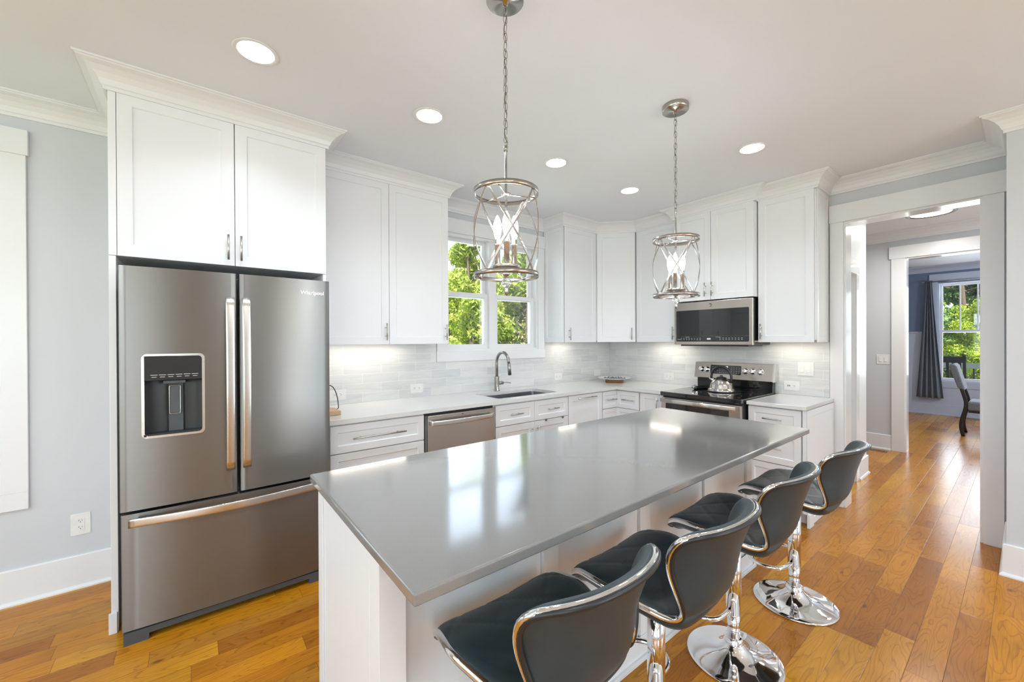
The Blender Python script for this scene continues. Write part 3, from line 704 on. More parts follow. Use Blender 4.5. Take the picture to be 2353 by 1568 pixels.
# outlets and switches
def plate(name, label, cat, loc, rotz, w, h, items, vert=False):
    t = thing(name, label, cat, loc, rotz, 'white wall plates')
    m = MB(); m.box(-w / 2, -0.005, -h / 2, w / 2, -0.0004, h / 2); m.build('cover_plate', 'white_plastic', t, bevel=0.0025)
    for kind, cx in items:
        if kind == 'rocker':
            m = MB(); m.box(cx - 0.016, -0.0068, -0.033, cx + 0.016, -0.0045, 0.033); m.build('switch_bezel', 'white_plastic', t, bevel=0.0012)
            m = MB(); m.extrude([(cx - 0.0125, -0.0065, -0.028), (cx - 0.0125, -0.0105, -0.028), (cx - 0.0125, -0.0070, 0.028), (cx - 0.0125, -0.0065, 0.028)], (0.025, 0, 0)); m.build('rocker', 'white_plastic', t, bevel=0.0008, recalc=True)
        elif kind == 'blank': pass
        else:
            m = MB(); W_, H_ = (0.0335, 0.017) if not vert else (0.017, 0.0335)
            m.box(cx - W_, -0.0068, -H_, cx + W_, -0.0045, H_); f = m.build('receptacle', 'white_plastic', t, bevel=0.0012)
            for s_ in (-1, 1):
                m = MB()
                a, b_ = (cx + s_ * 0.019, 0) if not vert else (cx, s_ * 0.019)
                if kind == 'usb' and s_ == -1:
                    for q in (-0.008, 0.005): m.box(a + q - 0.0028, -0.0074, -0.007, a + q + 0.0028, -0.0069, 0.007)
                    m.build('charging_ports', 'slot', f); continue
                if vert:
                    m.box(a - 0.0075, -0.0074, b_ + 0.000, a - 0.0055, -0.0069, b_ + 0.008); m.box(a + 0.0055, -0.0074, b_ + 0.001, a + 0.0075, -0.0069, b_ + 0.007)
                    m.lathe([(0, 0), (0.0022, 0), (0.0022, -0.0004), (0, -0.0004)], (a, -0.0070, b_ - 0.006), 10, 'y')
                else:
                    m.box(a - 0.004, -0.0074, 0.0055, a + 0.004, -0.0069, 0.0075); m.box(a - 0.0035, -0.0074, -0.0075, a + 0.0035, -0.0069, -0.0055)
                    m.lathe([(0, 0), (0.0022, 0), (0.0022, -0.0004), (0, -0.0004)], (a + s_ * 0.007, -0.0070, 0), 10, 'y')
                m.build('socket', 'slot', f)
    return t
YP, XP = YA - 0.010, XB - 0.010
plate('outlet', 'white horizontal outlet on the tile beside the refrigerator', 'outlet', (0.896, YP, 0.992), 0, 0.124, 0.084, [('outlet', 0)])
plate('outlet', 'wide white plate with a rocker and outlet between refrigerator and sink', 'outlet', (1.570, YP, 0.992), 0, 0.126, 0.084, [('outlet', 0.0)])
plate('outlet', 'white outlet on the tile right of the sink faucet', 'outlet', (3.346, YP, 0.992), 0, 0.128, 0.084, [('outlet', 0)])
plate('outlet_cover', 'plain white blank plate near the tiled inside corner', 'wall plate', (4.04, YP, 0.998), 0, 0.130, 0.076, [('blank', 0)])
plate('outlet', 'white outlet on the range wall left of the stove', 'outlet', (XP, 2.541, 0.995), RB, 0.132, 0.084, [('outlet', 0)])
plate('light_switch', 'double white rocker switch on the tile right of the range', 'switch', (XP, 1.219, 1.153), RB, 0.122, 0.122, [('rocker', -0.026), ('rocker', 0.026)])
plate('outlet', 'white outlet with charging ports just above the short right worktop', 'outlet', (XP, 1.327, 0.994), RB, 0.126, 0.084, [('usb', 0)])
plate('outlet', 'white vertical outlet low on the grey wall left of the refrigerator', 'outlet', (-0.525, YA, 0.366), 0, 0.082, 0.124, [('outlet', 0)], vert=True)
plate('light_switch', 'double white rocker switch on the hallway wall', 'switch', (HX, 1.140, 1.152), RB, 0.126, 0.124, [('rocker', -0.026), ('rocker', 0.026)])

# under-cabinet lights
def strip(label, loc, rotz, w, e):
    t = thing('under_cabinet_light', label, 'light', loc, rotz, 'under-cabinet lights')
    m = MB(); m.box(0, 0, -0.012, w, 0.045, -0.001); h = m.build('housing', 'white_plastic', t)
    m = MB(); m.box(0.008, 0.006, -0.0145, w - 0.008, 0.039, -0.0122); m.build('diffuser', 'strip', t)
    lo = light('under_cabinet_lamp', 'AREA', (0, 0, 0), e, (1.0, 0.90, 0.77), w * 0.95, 0.035, spread=170)
    lo.location = Vector(loc) + Matrix.Rotation(rotz, 3, 'Z') @ Vector((w / 2, 0.0225, -0.018)); lo.rotation_euler = (0, 0, rotz)
strip('slim lit strip under the wide cabinet left of the window', (0.80, 3.24, ZU + 0.02), 0, 0.62, 0.55)
strip('slim lit strip under the narrow cabinet right of the window', (3.22, 3.24, ZU + 0.02), 0, 0.30, 0.3)
strip('slim lit strip under the cabinet left of the microwave', (4.12, 2.70, ZU + 0.02), RB, 0.40, 0.55)
strip('slim lit strip under the cabinet right of the microwave', (4.12, 1.47, ZU + 0.02), RB, 0.36, 0.5)

# ------------------------------------------------------------------ refrigerator
FX0, FX1, FY = -0.277, 0.642, 2.585; FC = 0.1825
t = thing('refrigerator', 'stainless french-door refrigerator with dispenser and bottom freezer drawer', 'refrigerator', (FC, FY, 0))
m = MB(); m.box(-0.445, 0.095, 0.03, 0.445, 0.78, 1.765); m.build('cabinet_body', 'grey_side', t, bevel=0.004)
def bow(x): return 0.016 * (x / 0.46) ** 2
def fdoor(x0, x1, z0, z1, hole=None, t_=0.085, rows=1):
    xs = list(np.linspace(x0, x1, 15)); zs = [z0, z1]
    if hole:
        xs = sorted(set([x for x in xs if not (abs(x - hole[0]) < 0.012 or abs(x - hole[1]) < 0.012)] + [hole[0], hole[1]])); zs = [z0, hole[2], hole[3], z1]
    m = MB(); nx, nz = len(xs), len(zs); r = 0.006
    def yv(x):
        e = min(x - x0, x1 - x); return bow(x) + (r - math.sqrt(max(0, r * r - (r - e) ** 2)) if e < r else 0)
    if not hole: xs = [x0, x0 + 0.0015, x0 + 0.004] + [x for x in xs[1:-1]] + [x1 - 0.004, x1 - 0.0015, x1]
    else: xs = [x0, x0 + 0.0015, x0 + 0.004] + xs[1:-1] + [x1 - 0.004, x1 - 0.0015, x1]
    nx = len(xs)
    V = [(x, yv(x), z) for z in zs for x in xs]; Fs = []
    for j in range(nz - 1):
        for i in range(nx - 1):
            if hole and j == 1 and xs[i] >= hole[0] - 1e-6 and xs[i + 1] <= hole[1] + 1e-6: continue
            Fs.append((j * nx + i, j * nx + i + 1, (j + 1) * nx + i + 1, (j + 1) * nx + i))
    m.add(V, Fs, True)
    for z, up in ((z0, 0), (z1, 1)):
        ring = [(x, yv(x), z) for x in xs] + [(x1, t_, z), (x0, t_, z)]
        f = tuple(range(len(ring))); m.add(ring, [f if up else f[::-1]])
    m.add([(x0, yv(x0), z0), (x0, yv(x0), z1), (x0, t_, z1), (x0, t_, z0)], [(0, 1, 2, 3)])
    m.add([(x1, yv(x1), z0), (x1, yv(x1), z1), (x1, t_, z1), (x1, t_, z0)], [(3, 2, 1, 0)])
    m.add([(x0, t_, z0), (x1, t_, z0), (x1, t_, z1), (x0, t_, z1)], [(3, 2, 1, 0)])
    if hole:
        a, b_, c_, d_ = hole; q = 0.012
        m.add([(a, yv(a), c_), (b_, yv(b_), c_), (b_, yv(b_), d_), (a, yv(a), d_), (a, .075, c_), (b_, .075, c_), (b_, .075, d_), (a, .075, d_)], [(0, 1, 5, 4), (1, 2, 6, 5), (2, 3, 7, 6), (3, 0, 4, 7)])
    return m
HO = (-0.198 - FC + 0.006, 0.040 - FC - 0.006, 0.968, 1.358)
dl = fdoor(FX0 - FC, -0.0055, 0.627, 1.782, HO).build('door', 'steel', t)
dr_ = fdoor(0.0065, FX1 - FC, 0.627, 1.782).build('door', 'steel', t)
fz = fdoor(FX0 + 0.003 - FC, FX1 - 0.003 - FC, 0.066, 0.613).build('freezer_drawer', 'steel', t)
def flat_bar(m, P, w, th, side):   # rounded rectangular bar along path P; side = width direction
    side = Vector(side).normalized(); rows = []
    n = len(P); P = [Vector(p) for p in P]
    for i in range(n):
        T_ = (P[min(i + 1, n - 1)] - P[max(i - 1, 0)]).normalized(); o_ = T_.cross(side).normalized()
        row = []
        for k in range(16):
            a = 2 * PI * (k + 0.5) / 16; ca, sa = math.cos(a), math.sin(a)
            row.append(P[i] + side * (w / 2 * math.copysign(abs(ca) ** 0.35, ca)) + o_ * (th / 2 * math.copysign(abs(sa) ** 0.5, sa)))
        rows.append(row)
    vs = [p for r_ in rows for p in r_]; fs = []
    for i in range(n - 1):
        for k in range(16): fs.append((i * 16 + k, i * 16 + (k + 1) % 16, (i + 1) * 16 + (k + 1) % 16, (i + 1) * 16 + k))
    m.add(vs, fs, True); b = len(m.v) - len(vs)
    m.f.append(tuple(b + k for k in range(15, -1, -1))); m.sm.append(False); m.f.append(tuple(b + (n - 1) * 16 + k for k in range(16))); m.sm.append(False)
for par, hx in ((dl, 0.147 - FC), (dr_, 0.218 - FC)):
    m = MB(); flat_bar(m, [(hx, -0.028 - 0.030 * math.sin(PI * k / 20), 0.757 + 0.895 * k / 20) for k in range(21)], 0.038, 0.012, (1, 0, 0))
    for z in (0.775, 1.635): m.box(hx - 0.014, -0.028, z - 0.015, hx + 0.014, 0.004, z + 0.015)
    m.build('handle', 'steel_light', par, recalc=True)
m = MB(); flat_bar(m, [(-0.427 + 0.854 * k / 28, -0.018 - 0.050 * math.sin(PI * k / 28), 0.580) for k in range(29)], 0.040, 0.012, (0, 0, 1))
for x in (-0.41, 0.41): m.box(x - 0.015, -0.018, 0.566, x + 0.015, 0.014, 0.594)
m.build('handle', 'steel_light', fz, recalc=True)
m = MB(); m.extrude([(-0.450, 0.012, 0), (-0.360, 0.012, 0), (-0.360, 0.012, 0.030), (0.340, 0.012, 0.030), (0.340, 0.012, 0), (0.450, 0.012, 0), (0.450, 0.012, 0.058), (-0.450, 0.012, 0.058)], (0, 0.05, 0)); m.build('base_grille', 'dark_grey', t, recalc=True)
for x in (-0.40, 0.36):
    for y in (0.2, 0.7): m = MB(); m.box(x, y, 0.0, x + 0.04, y + 0.04, 0.03); m.build('foot', 'black', t)
# dispenser
a, b_, c_, d_ = HO; yb = 0.010
m = MB()
O = rrect(a - 0.007, c_ - 0.007, b_ + 0.007, d_ + 0.007, 0.022); I = rrect(a + 0.004, c_ + 0.004, b_ - 0.004, d_ - 0.004, 0.016)
rows = [[(x, yb + 0.006 if 0 else bow(x) - 0.001, z) for x, z in O], [(x, bow(x) - 0.004, z) for x, z in O], [(x, bow(x) - 0.004, z) for x, z in I], [(x, 0.03, z) for x, z in I]]
for r_ in rows: r_.append(r_[0])
m.grid(rows, smooth=False, flip=True); dispenser = m.build('dispenser_frame', 'steel_light', dl)
m = MB(); m.add([(a, .074, c_), (b_, .074, c_), (b_, .074, 1.235), (a, .074, 1.235)], [(0, 1, 2, 3)])
P = []
for k in range(13):
    u_ = k / 12; x = a + (b_ - a) * u_; P.append([(x, 0.035 + 0.037 * math.sin(PI * u_) ** 0.6, c_ + 0.003), (x, 0.035 + 0.037 * math.sin(PI * u_) ** 0.6, 1.236)])
m.grid(P); m.box(a + 0.001, 0.006, c_ + 0.001, b_ - 0.001, 0.07, c_ + 0.012); m.build('dispenser_well', 'black', dl)
m = MB(); m.box(a + 0.003, 0.001, 1.236, b_ - 0.003, 0.05, d_ - 0.003); cp = m.build('control_panel', 'black_glass', dl, bevel=0.002)
m = MB(); m.box(-0.096 - FC, 0.028, 1.070, -0.058 - FC, 0.034, 1.205); m.build('dispenser_paddle', 'dark_grey', dl, bevel=0.002)
m = MB(); m.tube([(x - FC, 0.027, z) for x, z in rrect(-0.098, 1.068, -0.056, 1.207, 0.006)], 0.0014, 6, closed=True); m.build('paddle_trim', 'chrome', dl)
m = MB(); m.box(-0.120 - FC, 0.008, 1.218, -0.035 - FC, 0.045, 1.234); m.build('spout', 'dark_grey', dl, bevel=0.003)
m = MB(); m.box(-0.102 - FC, 0.052, c_ + 0.012, -0.045 - FC, 0.060, 1.22); m.build('back_plate', 'dark_grey', dl)
m = MB()
for k in range(6): m.box(a + 0.026 + k * 0.031, 0.0001, 1.262, a + 0.052 + k * 0.031, 0.0006, 1.2645)
for k in range(6): m.box(a + 0.030 + k * 0.031, 0.0001, 1.252, a + 0.048 + k * 0.031, 0.0006, 1.2545)
m.build('button_marks', 'mark', cp)
text('Whirlpool', 0.030, 'brand_badge', 'steel_light', dr_, (0.365, bow(0.365) - 0.0015, 1.705), (PI / 2, 0, math.radians(1.5)), 0.0012)

# ------------------------------------------------------------------ dishwasher
t = thing('dishwasher', 'stainless dishwasher with a bowed bar handle under the worktop', 'dishwasher', (1.342, 2.745, 0))
m = MB(); m.box(0.0, 0.03, 0.10, 0.626, 0.62, 0.872); m.box(0.0, 0.09, 0, 0.626, 0.6, 0.10); m.build('tub', 'black', t)
m = MB(); m.box(0.012, -0.012, 0.115, 0.622, 0.028, 0.862); dd = m.build('door', 'steel_warm', t, bevel=0.004)
m = MB(); m.box(0.0, 0.0, 0.115, 0.0105, 0.029, 0.862); m.build('side_gasket', 'grey_side', t)
m = MB(); flat_bar(m, [(0.024 + 0.572 * k / 20, -0.045 - 0.022 * math.sin(PI * k / 20), 0.808) for k in range(21)], 0.036, 0.012, (0, 0, 1))
for x in (0.034, 0.586): m.box(x - 0.012, -0.045, 0.793, x + 0.012, -0.010, 0.823)
m.build('handle', 'steel_light', dd, recalc=True)
m = MB(); m.box(0.30, -0.0126, 0.845, 0.318, -0.0121, 0.849); m.build('badge', 'slot', dd)

# ------------------------------------------------------------------ range
t = thing('range_cooker', 'freestanding electric range with black glass cooktop and steel front', 'range', (3.51, 2.172, 0), RB)
RW = 0.730
m = MB(); m.box(0.004, 0.045, 0.09, RW - 0.004, 0.755, 0.885); m.box(0.03, 0.08, 0.0, RW - 0.03, 0.72, 0.09); m.build('body', 'black', t, bevel=0.002)
m = MB(); m.box(0.0, 0.0, 0.886, RW, 0.705, 0.925); m.build('cooktop', 'black_glass', t, bevel=0.005)
m = MB()
for cx, cy, rr in ((0.19, 0.20, 0.10), (0.53, 0.20, 0.115), (0.19, 0.50, 0.09), (0.53, 0.50, 0.09)):
    P = [[(cx + r_ * math.cos(2 * PI * k / 40), cy + r_ * math.sin(2 * PI * k / 40), 0.9254) for k in range(41)] for r_ in (rr - 0.0015, rr)]
    m.grid(P, smooth=False)
m.build('burner_rings', 'grey_side', t)
m = MB(); m.box(0.006, 0.006, 0.285, RW - 0.006, 0.043, 0.872); od = m.build('oven_door', 'steel_warm', t, bevel=0.004)
m = MB(); m.box(0.055, 0.0035, 0.40, RW - 0.10, 0.0055, 0.822); m.build('oven_window', 'black_glass', od)
m = MB(); flat_bar(m, [(0.025, -0.035, 0.850), (RW * 0.5, -0.042, 0.850), (RW - 0.03, -0.035, 0.850)], 0.034, 0.014, (0, 0, 1))
for x in (0.035, RW - 0.045): m.box(x - 0.011, -0.035, 0.838, x + 0.011, 0.006, 0.862)
m.build('handle', 'steel_light', od, recalc=True)
m = MB(); m.box(0.006, 0.008, 0.095, RW - 0.006, 0.043, 0.278); m.build('storage_drawer', 'steel_warm', t, bevel=0.004)
m = MB(); m.box(0.004, 0.706, 0.90, RW - 0.012, 0.765, 1.022); m.build('backguard', 'black_gloss', t, bevel=0.003)
# tilted control panel
m = MB(); m.extrude([(-0.012 + 0.0, 0.672, 1.024), (-0.012, 0.700, 1.184), (-0.012, 0.765, 1.184), (-0.012, 0.765, 1.024)], (RW + 0.008, 0, 0)); pn = m.build('control_panel', 'steel_warm', t, bevel=0.002, recalc=True)
m = MB(); m.extrude([(RW - 0.0038, 0.668, 1.020), (RW - 0.0038, 0.697, 1.188), (RW - 0.0038, 0.768, 1.188), (RW - 0.0038, 0.768, 1.020)], (0.014, 0, 0)); m.build('end_cap', 'steel_light', t, bevel=0.002, recalc=True)
tilt = math.atan2(0.028, 0.160)
def on_panel(x, z, d=0.0): return (x, 0.672 + (z - 1.024) * 0.175 - d, z)
m = MB(); za, zb = 1.070, 1.158
m.add([on_panel(0.150, za, .001), on_panel(0.448, za, .001), on_panel(0.448, zb, .001), on_panel(0.150, zb, .001), on_panel(0.150, za, -.003), on_panel(0.448, za, -.003), on_panel(0.448, zb, -.003), on_panel(0.150, zb, -.003)], [(0, 1, 2, 3), (0, 3, 7, 4), (1, 5, 6, 2), (3, 2, 6, 7), (0, 4, 5, 1)])
dp = m.build('display_panel', 'black_glass', pn)
text('4:12', 0.022, 'clock_digits', 'digit', dp, on_panel(0.305, 1.142, .0015), (PI / 2 - tilt, 0, 0), 0.0003)
m = MB()
for i in range(4):
    for j in range(4):
        for x0 in (0.168, 0.352):
            x = x0 + i * 0.024; z = 1.084 + j * 0.017; p = on_panel(x, z, .0013); m.box(p[0], p[1] - 0.0003, p[2], p[0] + 0.012, p[1] + 0.0003, p[2] + 0.003)
for i in range(6): p = on_panel(0.240 + i * 0.019, 1.080, .0013); m.box(p[0], p[1] - .0003, p[2], p[0] + 0.005, p[1] + .0003, p[2] + 0.006)
m.build('button_marks', 'mark', dp)
m = MB()
for kx in (0.062, 0.117, 0.489, 0.553, 0.621):
    for dz in (0.038, -0.034):
        for q in (-0.012, -0.002, 0.008): p = on_panel(kx + q, 1.110 + dz, .0004); m.box(p[0], p[1] - .0003, p[2], p[0] + 0.005, p[1] + .0003, p[2] + 0.003)
m.build('dial_marks', 'mark_dark', pn)
for kx in (0.062, 0.117, 0.489, 0.553, 0.621):
    m = MB(); m.lathe([(0.0, 0.0), (0.027, 0.0), (0.027, -0.004), (0.0225, -0.006), (0.020, -0.028), (0.016, -0.030), (0, -0.030)], (0, 0, 0), 28, 'y'); k_ = m.build('knob', 'chrome', t, recalc=True)
    k_.location = on_panel(kx, 1.110, 0.0005); k_.rotation_euler = (-tilt, 0, 0)
    m = MB(); m.box(-0.0035, -0.037, -0.020, 0.0035, -0.029, 0.020); m.build('knob_grip', 'steel_light', k_, bevel=0.0015)

# microwave
t = thing('microwave', 'over-the-range stainless microwave with a dark glass front', 'microwave', (3.89, 2.243, 1.369), RB)
m = MB(); m.box(0.0, 0.03, 0.0, 0.742, 0.395, 0.418); m.build('body', 'black_gloss', t, bevel=0.002)
m = MB(); m.box(0.0, 0.0, 0.0, 0.744, 0.029, 0.421); fr = m.build('door', 'steel_warm', t, bevel=0.003)
m = MB()
pp = rrect(0.022, 0.030, 0.714, 0.341, 0.010); m.extrude([(x, -0.0015, z) for x, z in pp], (0, 0.003, 0)); gd = m.build('door_glass', 'black_glass', fr, recalc=True)
m = MB(); m.box(0.022, -0.0019, 0.0825, 0.714, -0.0015, 0.0835); m.build('glass_seam', 'grey_side', gd)
text('4:12', 0.020, 'clock_digits', 'digit', gd, (0.354, -0.0022, 0.056), (PI / 2, 0, 0), 0.0003)
m = MB()
for i in range(22):
    if 0.27 < 0.07 + i * 0.0275 < 0.43: continue
    for z in (0.048, 0.062): m.box(0.07 + i * 0.0275, -0.0022, z, 0.083 + i * 0.0275, -0.0016, z + 0.0035)
m.box(0.12, -0.0022, 0.073, 0.16, -0.0016, 0.0755); m.box(0.42, -0.0022, 0.073, 0.46, -0.0016, 0.0755)
m.build('button_marks', 'mark', gd)
text('Profile', 0.013, 'model_script', 'mark', gd, (0.052, -0.002, 0.052), (PI / 2, 0, 0), 0.0002)
m = MB(); m.lathe([(0, 0), (0.0165, 0), (0.0165, -0.0012), (0.0145, -0.0012), (0.0145, -0.0006), (0, -0.0006)], (0.369, -0.0003, 0.382), 32, 'y'); bd = m.build('badge', 'dark_nickel', fr, recalc=True)
text('GE', 0.016, 'badge_letters', 'steel_light', bd, (0.369, -0.0012, 0.382), (PI / 2, 0, 0), 0.0004)
m = MB(); m.box(0.06, 0.02, -0.014, 0.70, 0.33, -0.001); m.build('vent_grille', 'black', t)

# kettle
t = thing('kettle', 'ribbed steel whistling kettle with black handle on the cooktop', 'kettle', (3.930, 1.790, 0.9262))
prof = [(0.0, 0.0), (0.112, 0.0), (0.116, 0.004), (0.117, 0.012), (0.110, 0.026), (0.103, 0.030), (0.100, 0.036), (0.098, 0.055), (0.090, 0.080), (0.074, 0.103), (0.056, 0.119), (0.045, 0.126), (0.040, 0.128), (0.0, 0.128)]
m = MB(); m.lathe(prof, (0, 0, 0), 96, rib=lambda a, z: 0.014 * (abs(math.sin(a * 9)) - 0.6) if 0.02 < z < 0.115 else 0); m.build('body', 'nickel', t, recalc=True)
m = MB(); m.lathe([(0.115, 0.0), (0.118, 0.002), (0.118, 0.006), (0.116, 0.007)], (0, 0, 0), 48); m.build('base_ring', 'black', t)
m = MB(); m.lathe([(0.0, 0.128), (0.046, 0.128), (0.046, 0.131), (0.030, 0.138), (0.012, 0.141), (0.012, 0.152), (0.009, 0.156), (0.0, 0.157)], (0, 0, 0), 32); m.build('lid', 'black', t, recalc=True)
m = MB(); m.tube([(0.01, 0.075, 0.088), (0.014, 0.105, 0.118), (0.016, 0.115, 0.126)], [0.020, 0.015, 0.014], 18); m.build('spout', 'steel_light', t)
pts = []
for k in range(17):
    a = -0.28 + (PI + 0.45) * k / 16; pts.append((0.006, -0.093 * math.cos(a) + 0.004, 0.135 + 0.098 * math.sin(a)))
pts = [(0.004, -0.082, 0.088)] + pts
m = MB(); m.tube(pts, [0.008] + [0.011 + 0.003 * math.sin(PI * k / 16) for k in range(17)], 14); m.build('handle', 'black', t)
# spoon rest
t = thing('spoon_rest', 'black oval spoon rest with a shiny faceted ball at the cooktop back left', 'spoon rest', (3.90, 2.035, 0.9262))
m = MB(); P = []
for r_, z in ((0.0, 0.004), (0.6, 0.003), (0.85, 0.008), (1.0, 0.016), (1.03, 0.014), (0.86, 0.002), (0.5, 0.0), (0.0, 0.0)):
    P.append([(0.13 + 0.10 * r_ * math.cos(2 * PI * k / 28), 0.0 + 0.055 * r_ * math.sin(2 * PI * k / 28), z) for k in range(29)])
m.grid(P); m.build('dish', 'black_gloss', t, recalc=True)
bm = bmesh.new(); bmesh.ops.create_icosphere(bm, subdivisions=1, radius=0.030); m = MB(); bm.verts.index_update()
m.add([(v.co.x, v.co.y, v.co.z * 0.85 + 0.0225) for v in bm.verts], [tuple(v.index for v in f.verts) for f in bm.faces]); bm.free(); m.build('faceted_ball', 'chrome', t)

# decorative plate on wooden stand in the corner
t = thing('cake_stand', 'low white patterned dish on a round wooden foot in the counter corner', 'dish', (3.965, 3.06, 0.9145))
m = MB(); m.lathe([(0, 0), (0.100, 0), (0.105, 0.003), (0.105, 0.026), (0.101, 0.030), (0, 0.030)], (0, 0, 0), 40); m.build('wooden_foot', 'wood_small', t, recalc=True)
m = MB(); m.lathe([(0.0, 0.0305), (0.11, 0.0305), (0.165, 0.040), (0.195, 0.050), (0.197, 0.053), (0.192, 0.054), (0.160, 0.046), (0.10, 0.037), (0.0, 0.036)], (0, 0, 0), 56); pl = m.build('plate', 'porcelain', t, recalc=True)
m = MB()
for k in range(46):
    a = k * 2.39996; r_ = 0.018 * math.sqrt(k) + 0.01; m.lathe([(0.0, 0.0), (0.007, 0.001), (0.007, 0.010), (0.004, 0.012), (0, 0.012)], (r_ * math.cos(a), r_ * math.sin(a), 0.037 + max(0, r_ - 0.1) * 0.14), 8)
m.build('raised_beads', 'grey_side', pl)
# small wooden stand with wire handle at far left of the worktop
t = thing('wire_basket', 'small wooden tray with black wire handle on the worktop by the refrigerator', 'tray', (0.735, 3.00, 0.9145))
m = MB(); m.box(-0.055, -0.09, 0.0, 0.055, 0.09, 0.030); m.build('wooden_tray', plain('pale_wood', (0.55, 0.36, 0.22), 0.5), t, bevel=0.003)
m = MB(); m.tube([(0.05, 0.0, 0.028)] + [(0.062 * math.cos(a), 0.0, 0.035 + 0.165 * math.sin(a)) for a in np.linspace(0, PI, 15)] + [(-0.05, 0, 0.028)], 0.0032, 8); m.build('wire_handle', 'black', t)

# ------------------------------------------------------------------ island
one(B(0.345, 0.762, 0.8845, 2.749, 1.698, 0.914), 'island_worktop', 'island_top', 'polished grey quartz slab on top of the kitchen island', 'worktop', bevel=0.006, seg=4)
t = thing('kitchen_island', 'white panelled kitchen island base under the grey slab', 'island', (0.36, 1.075, 0))
m = MB(); m.box(0.020, 0.0, 0.0, 2.375, 0.53, 0.884); m.build('body', 'cabinet', t)
m = MB(); m.shaker(-0.60, 0.0, 0.0, 0.884, 0.0195, 0.062, 0.006, 0); m.box(-0.60, 0.0195, 0, -0.53, 0.072, 0.884)
# end panel: turned so that it faces -x
k = MB(); k.v = [(v[1], -v[0] - 0.072, v[2]) for v in m.v]; k.f = m.f
k = MB(); k.box(0.0, -0.072, 0.0, 0.072, -0.0005, 0.884); k.box(0.0, -0.0005, 0.0, 0.0195, 0.53, 0.884); k.box(-0.006, 0.475, 0, 0.0, 0.53, 0.884)
k.build('end_panel', 'cabinet', t, bevel=0.0015)
for x in (0.612, 1.195, 1.775, 2.305):
    m = MB(); m.box(x, -0.014, 0.0, x + 0.076, -0.0005, 0.884); m.build('batten', 'cabinet', t, bevel=0.0012)
m = MB(); m.box(0.074, -0.018, 0.0, 2.392, -0.0145, 0.105); m.box(0.074, -0.030, 0.0, 2.402, -0.018, 0.020); m.box(2.376, -0.018, 0, 2.392, 0.53, 0.105); m.build('base_moulding', 'cabinet', t, bevel=0.002)
m = MB(); m.box(2.3755, -0.002, 0.105, 2.388, 0.07, 0.884); m.build('corner_batten', 'cabinet', t)
for x in (0.04, 0.64, 1.24, 1.84):   # cabinet fronts on the sink side
    m = MB(); m.shaker(-(x + 0.50), 0.11, -x, 0.87, 0.02, 0.055, 0.007, 0); o = m.build('door', 'cabinet', t, bevel=0.001, seg=1); o.rotation_euler = (0, 0, PI); o.location = (0, 0.5505, 0)

# ------------------------------------------------------------------ bar stools
def interp(t_, pts):
    xs = [p[0] for p in pts]
    if not hasattr(interp, 'c'): interp.c = {}
    return [float(np.interp(t_, xs, [p[i] for p in pts])) for i in range(1, len(pts[0]))]
# centre line of the shell: s, y, z, half width, forward bow of the sides, lift of the sides
PRO = [[0.0, 0.183, 0.578, 0.166, -0.017, 0.008], [0.06, 0.193, 0.591, 0.21, 0.015, 0.002], [0.13, 0.142, 0.615, 0.221, 0.022, 0.015], [0.24, 0.041, 0.618, 0.24, 0.021, 0.022], [0.34, -0.069, 0.595, 0.207, 0.011, 0.021], [0.42, -0.154, 0.579, 0.174, 0.005, 0.014],
       [0.48, -0.204, 0.609, 0.16, 0.015, 0.012], [0.54, -0.227, 0.676, 0.184, 0.045, 0.003], [0.62, -0.246, 0.772, 0.209, 0.09, -0.001], [0.7, -0.276, 0.866, 0.254, 0.104, 0.011], [0.78, -0.299, 0.894, 0.288, 0.101, 0.003]]
from math import sin, cos
def smooth_profile():
    a = np.array(PRO); s_ = np.linspace(0, 0.78, 157); out = np.stack([np.interp(s_, a[:, 0], a[:, i]) for i in range(1, 6)], 1)
    k = np.ones(13) / 13; pad = np.pad(out, ((6, 6), (0, 0)), mode='reflect', reflect_type='odd')
    return s_, np.stack([np.convolve(pad[:, i], k, 'valid') for i in range(5)], 1)
SS, SV = smooth_profile()
def shell(u, s_):
    y, z, w, fb, lf = [float(np.interp(s_, SS, SV[:, i])) for i in range(5)]
    return np.array((u * w, y + fb * abs(u) ** 2.3, z + lf * u * u))
def s_top(u): return 0.78 - 0.180 * (1 - (1 - min(1, abs(u)) ** 2.21) ** (1 / 2.21)) - 0.006 * (1 - abs(u)) ** 2
def s_bot(u): return 0.06 * (1 - (1 - min(1, abs(u)) ** 3.0) ** (1 / 3.0))
SMID = 0.455
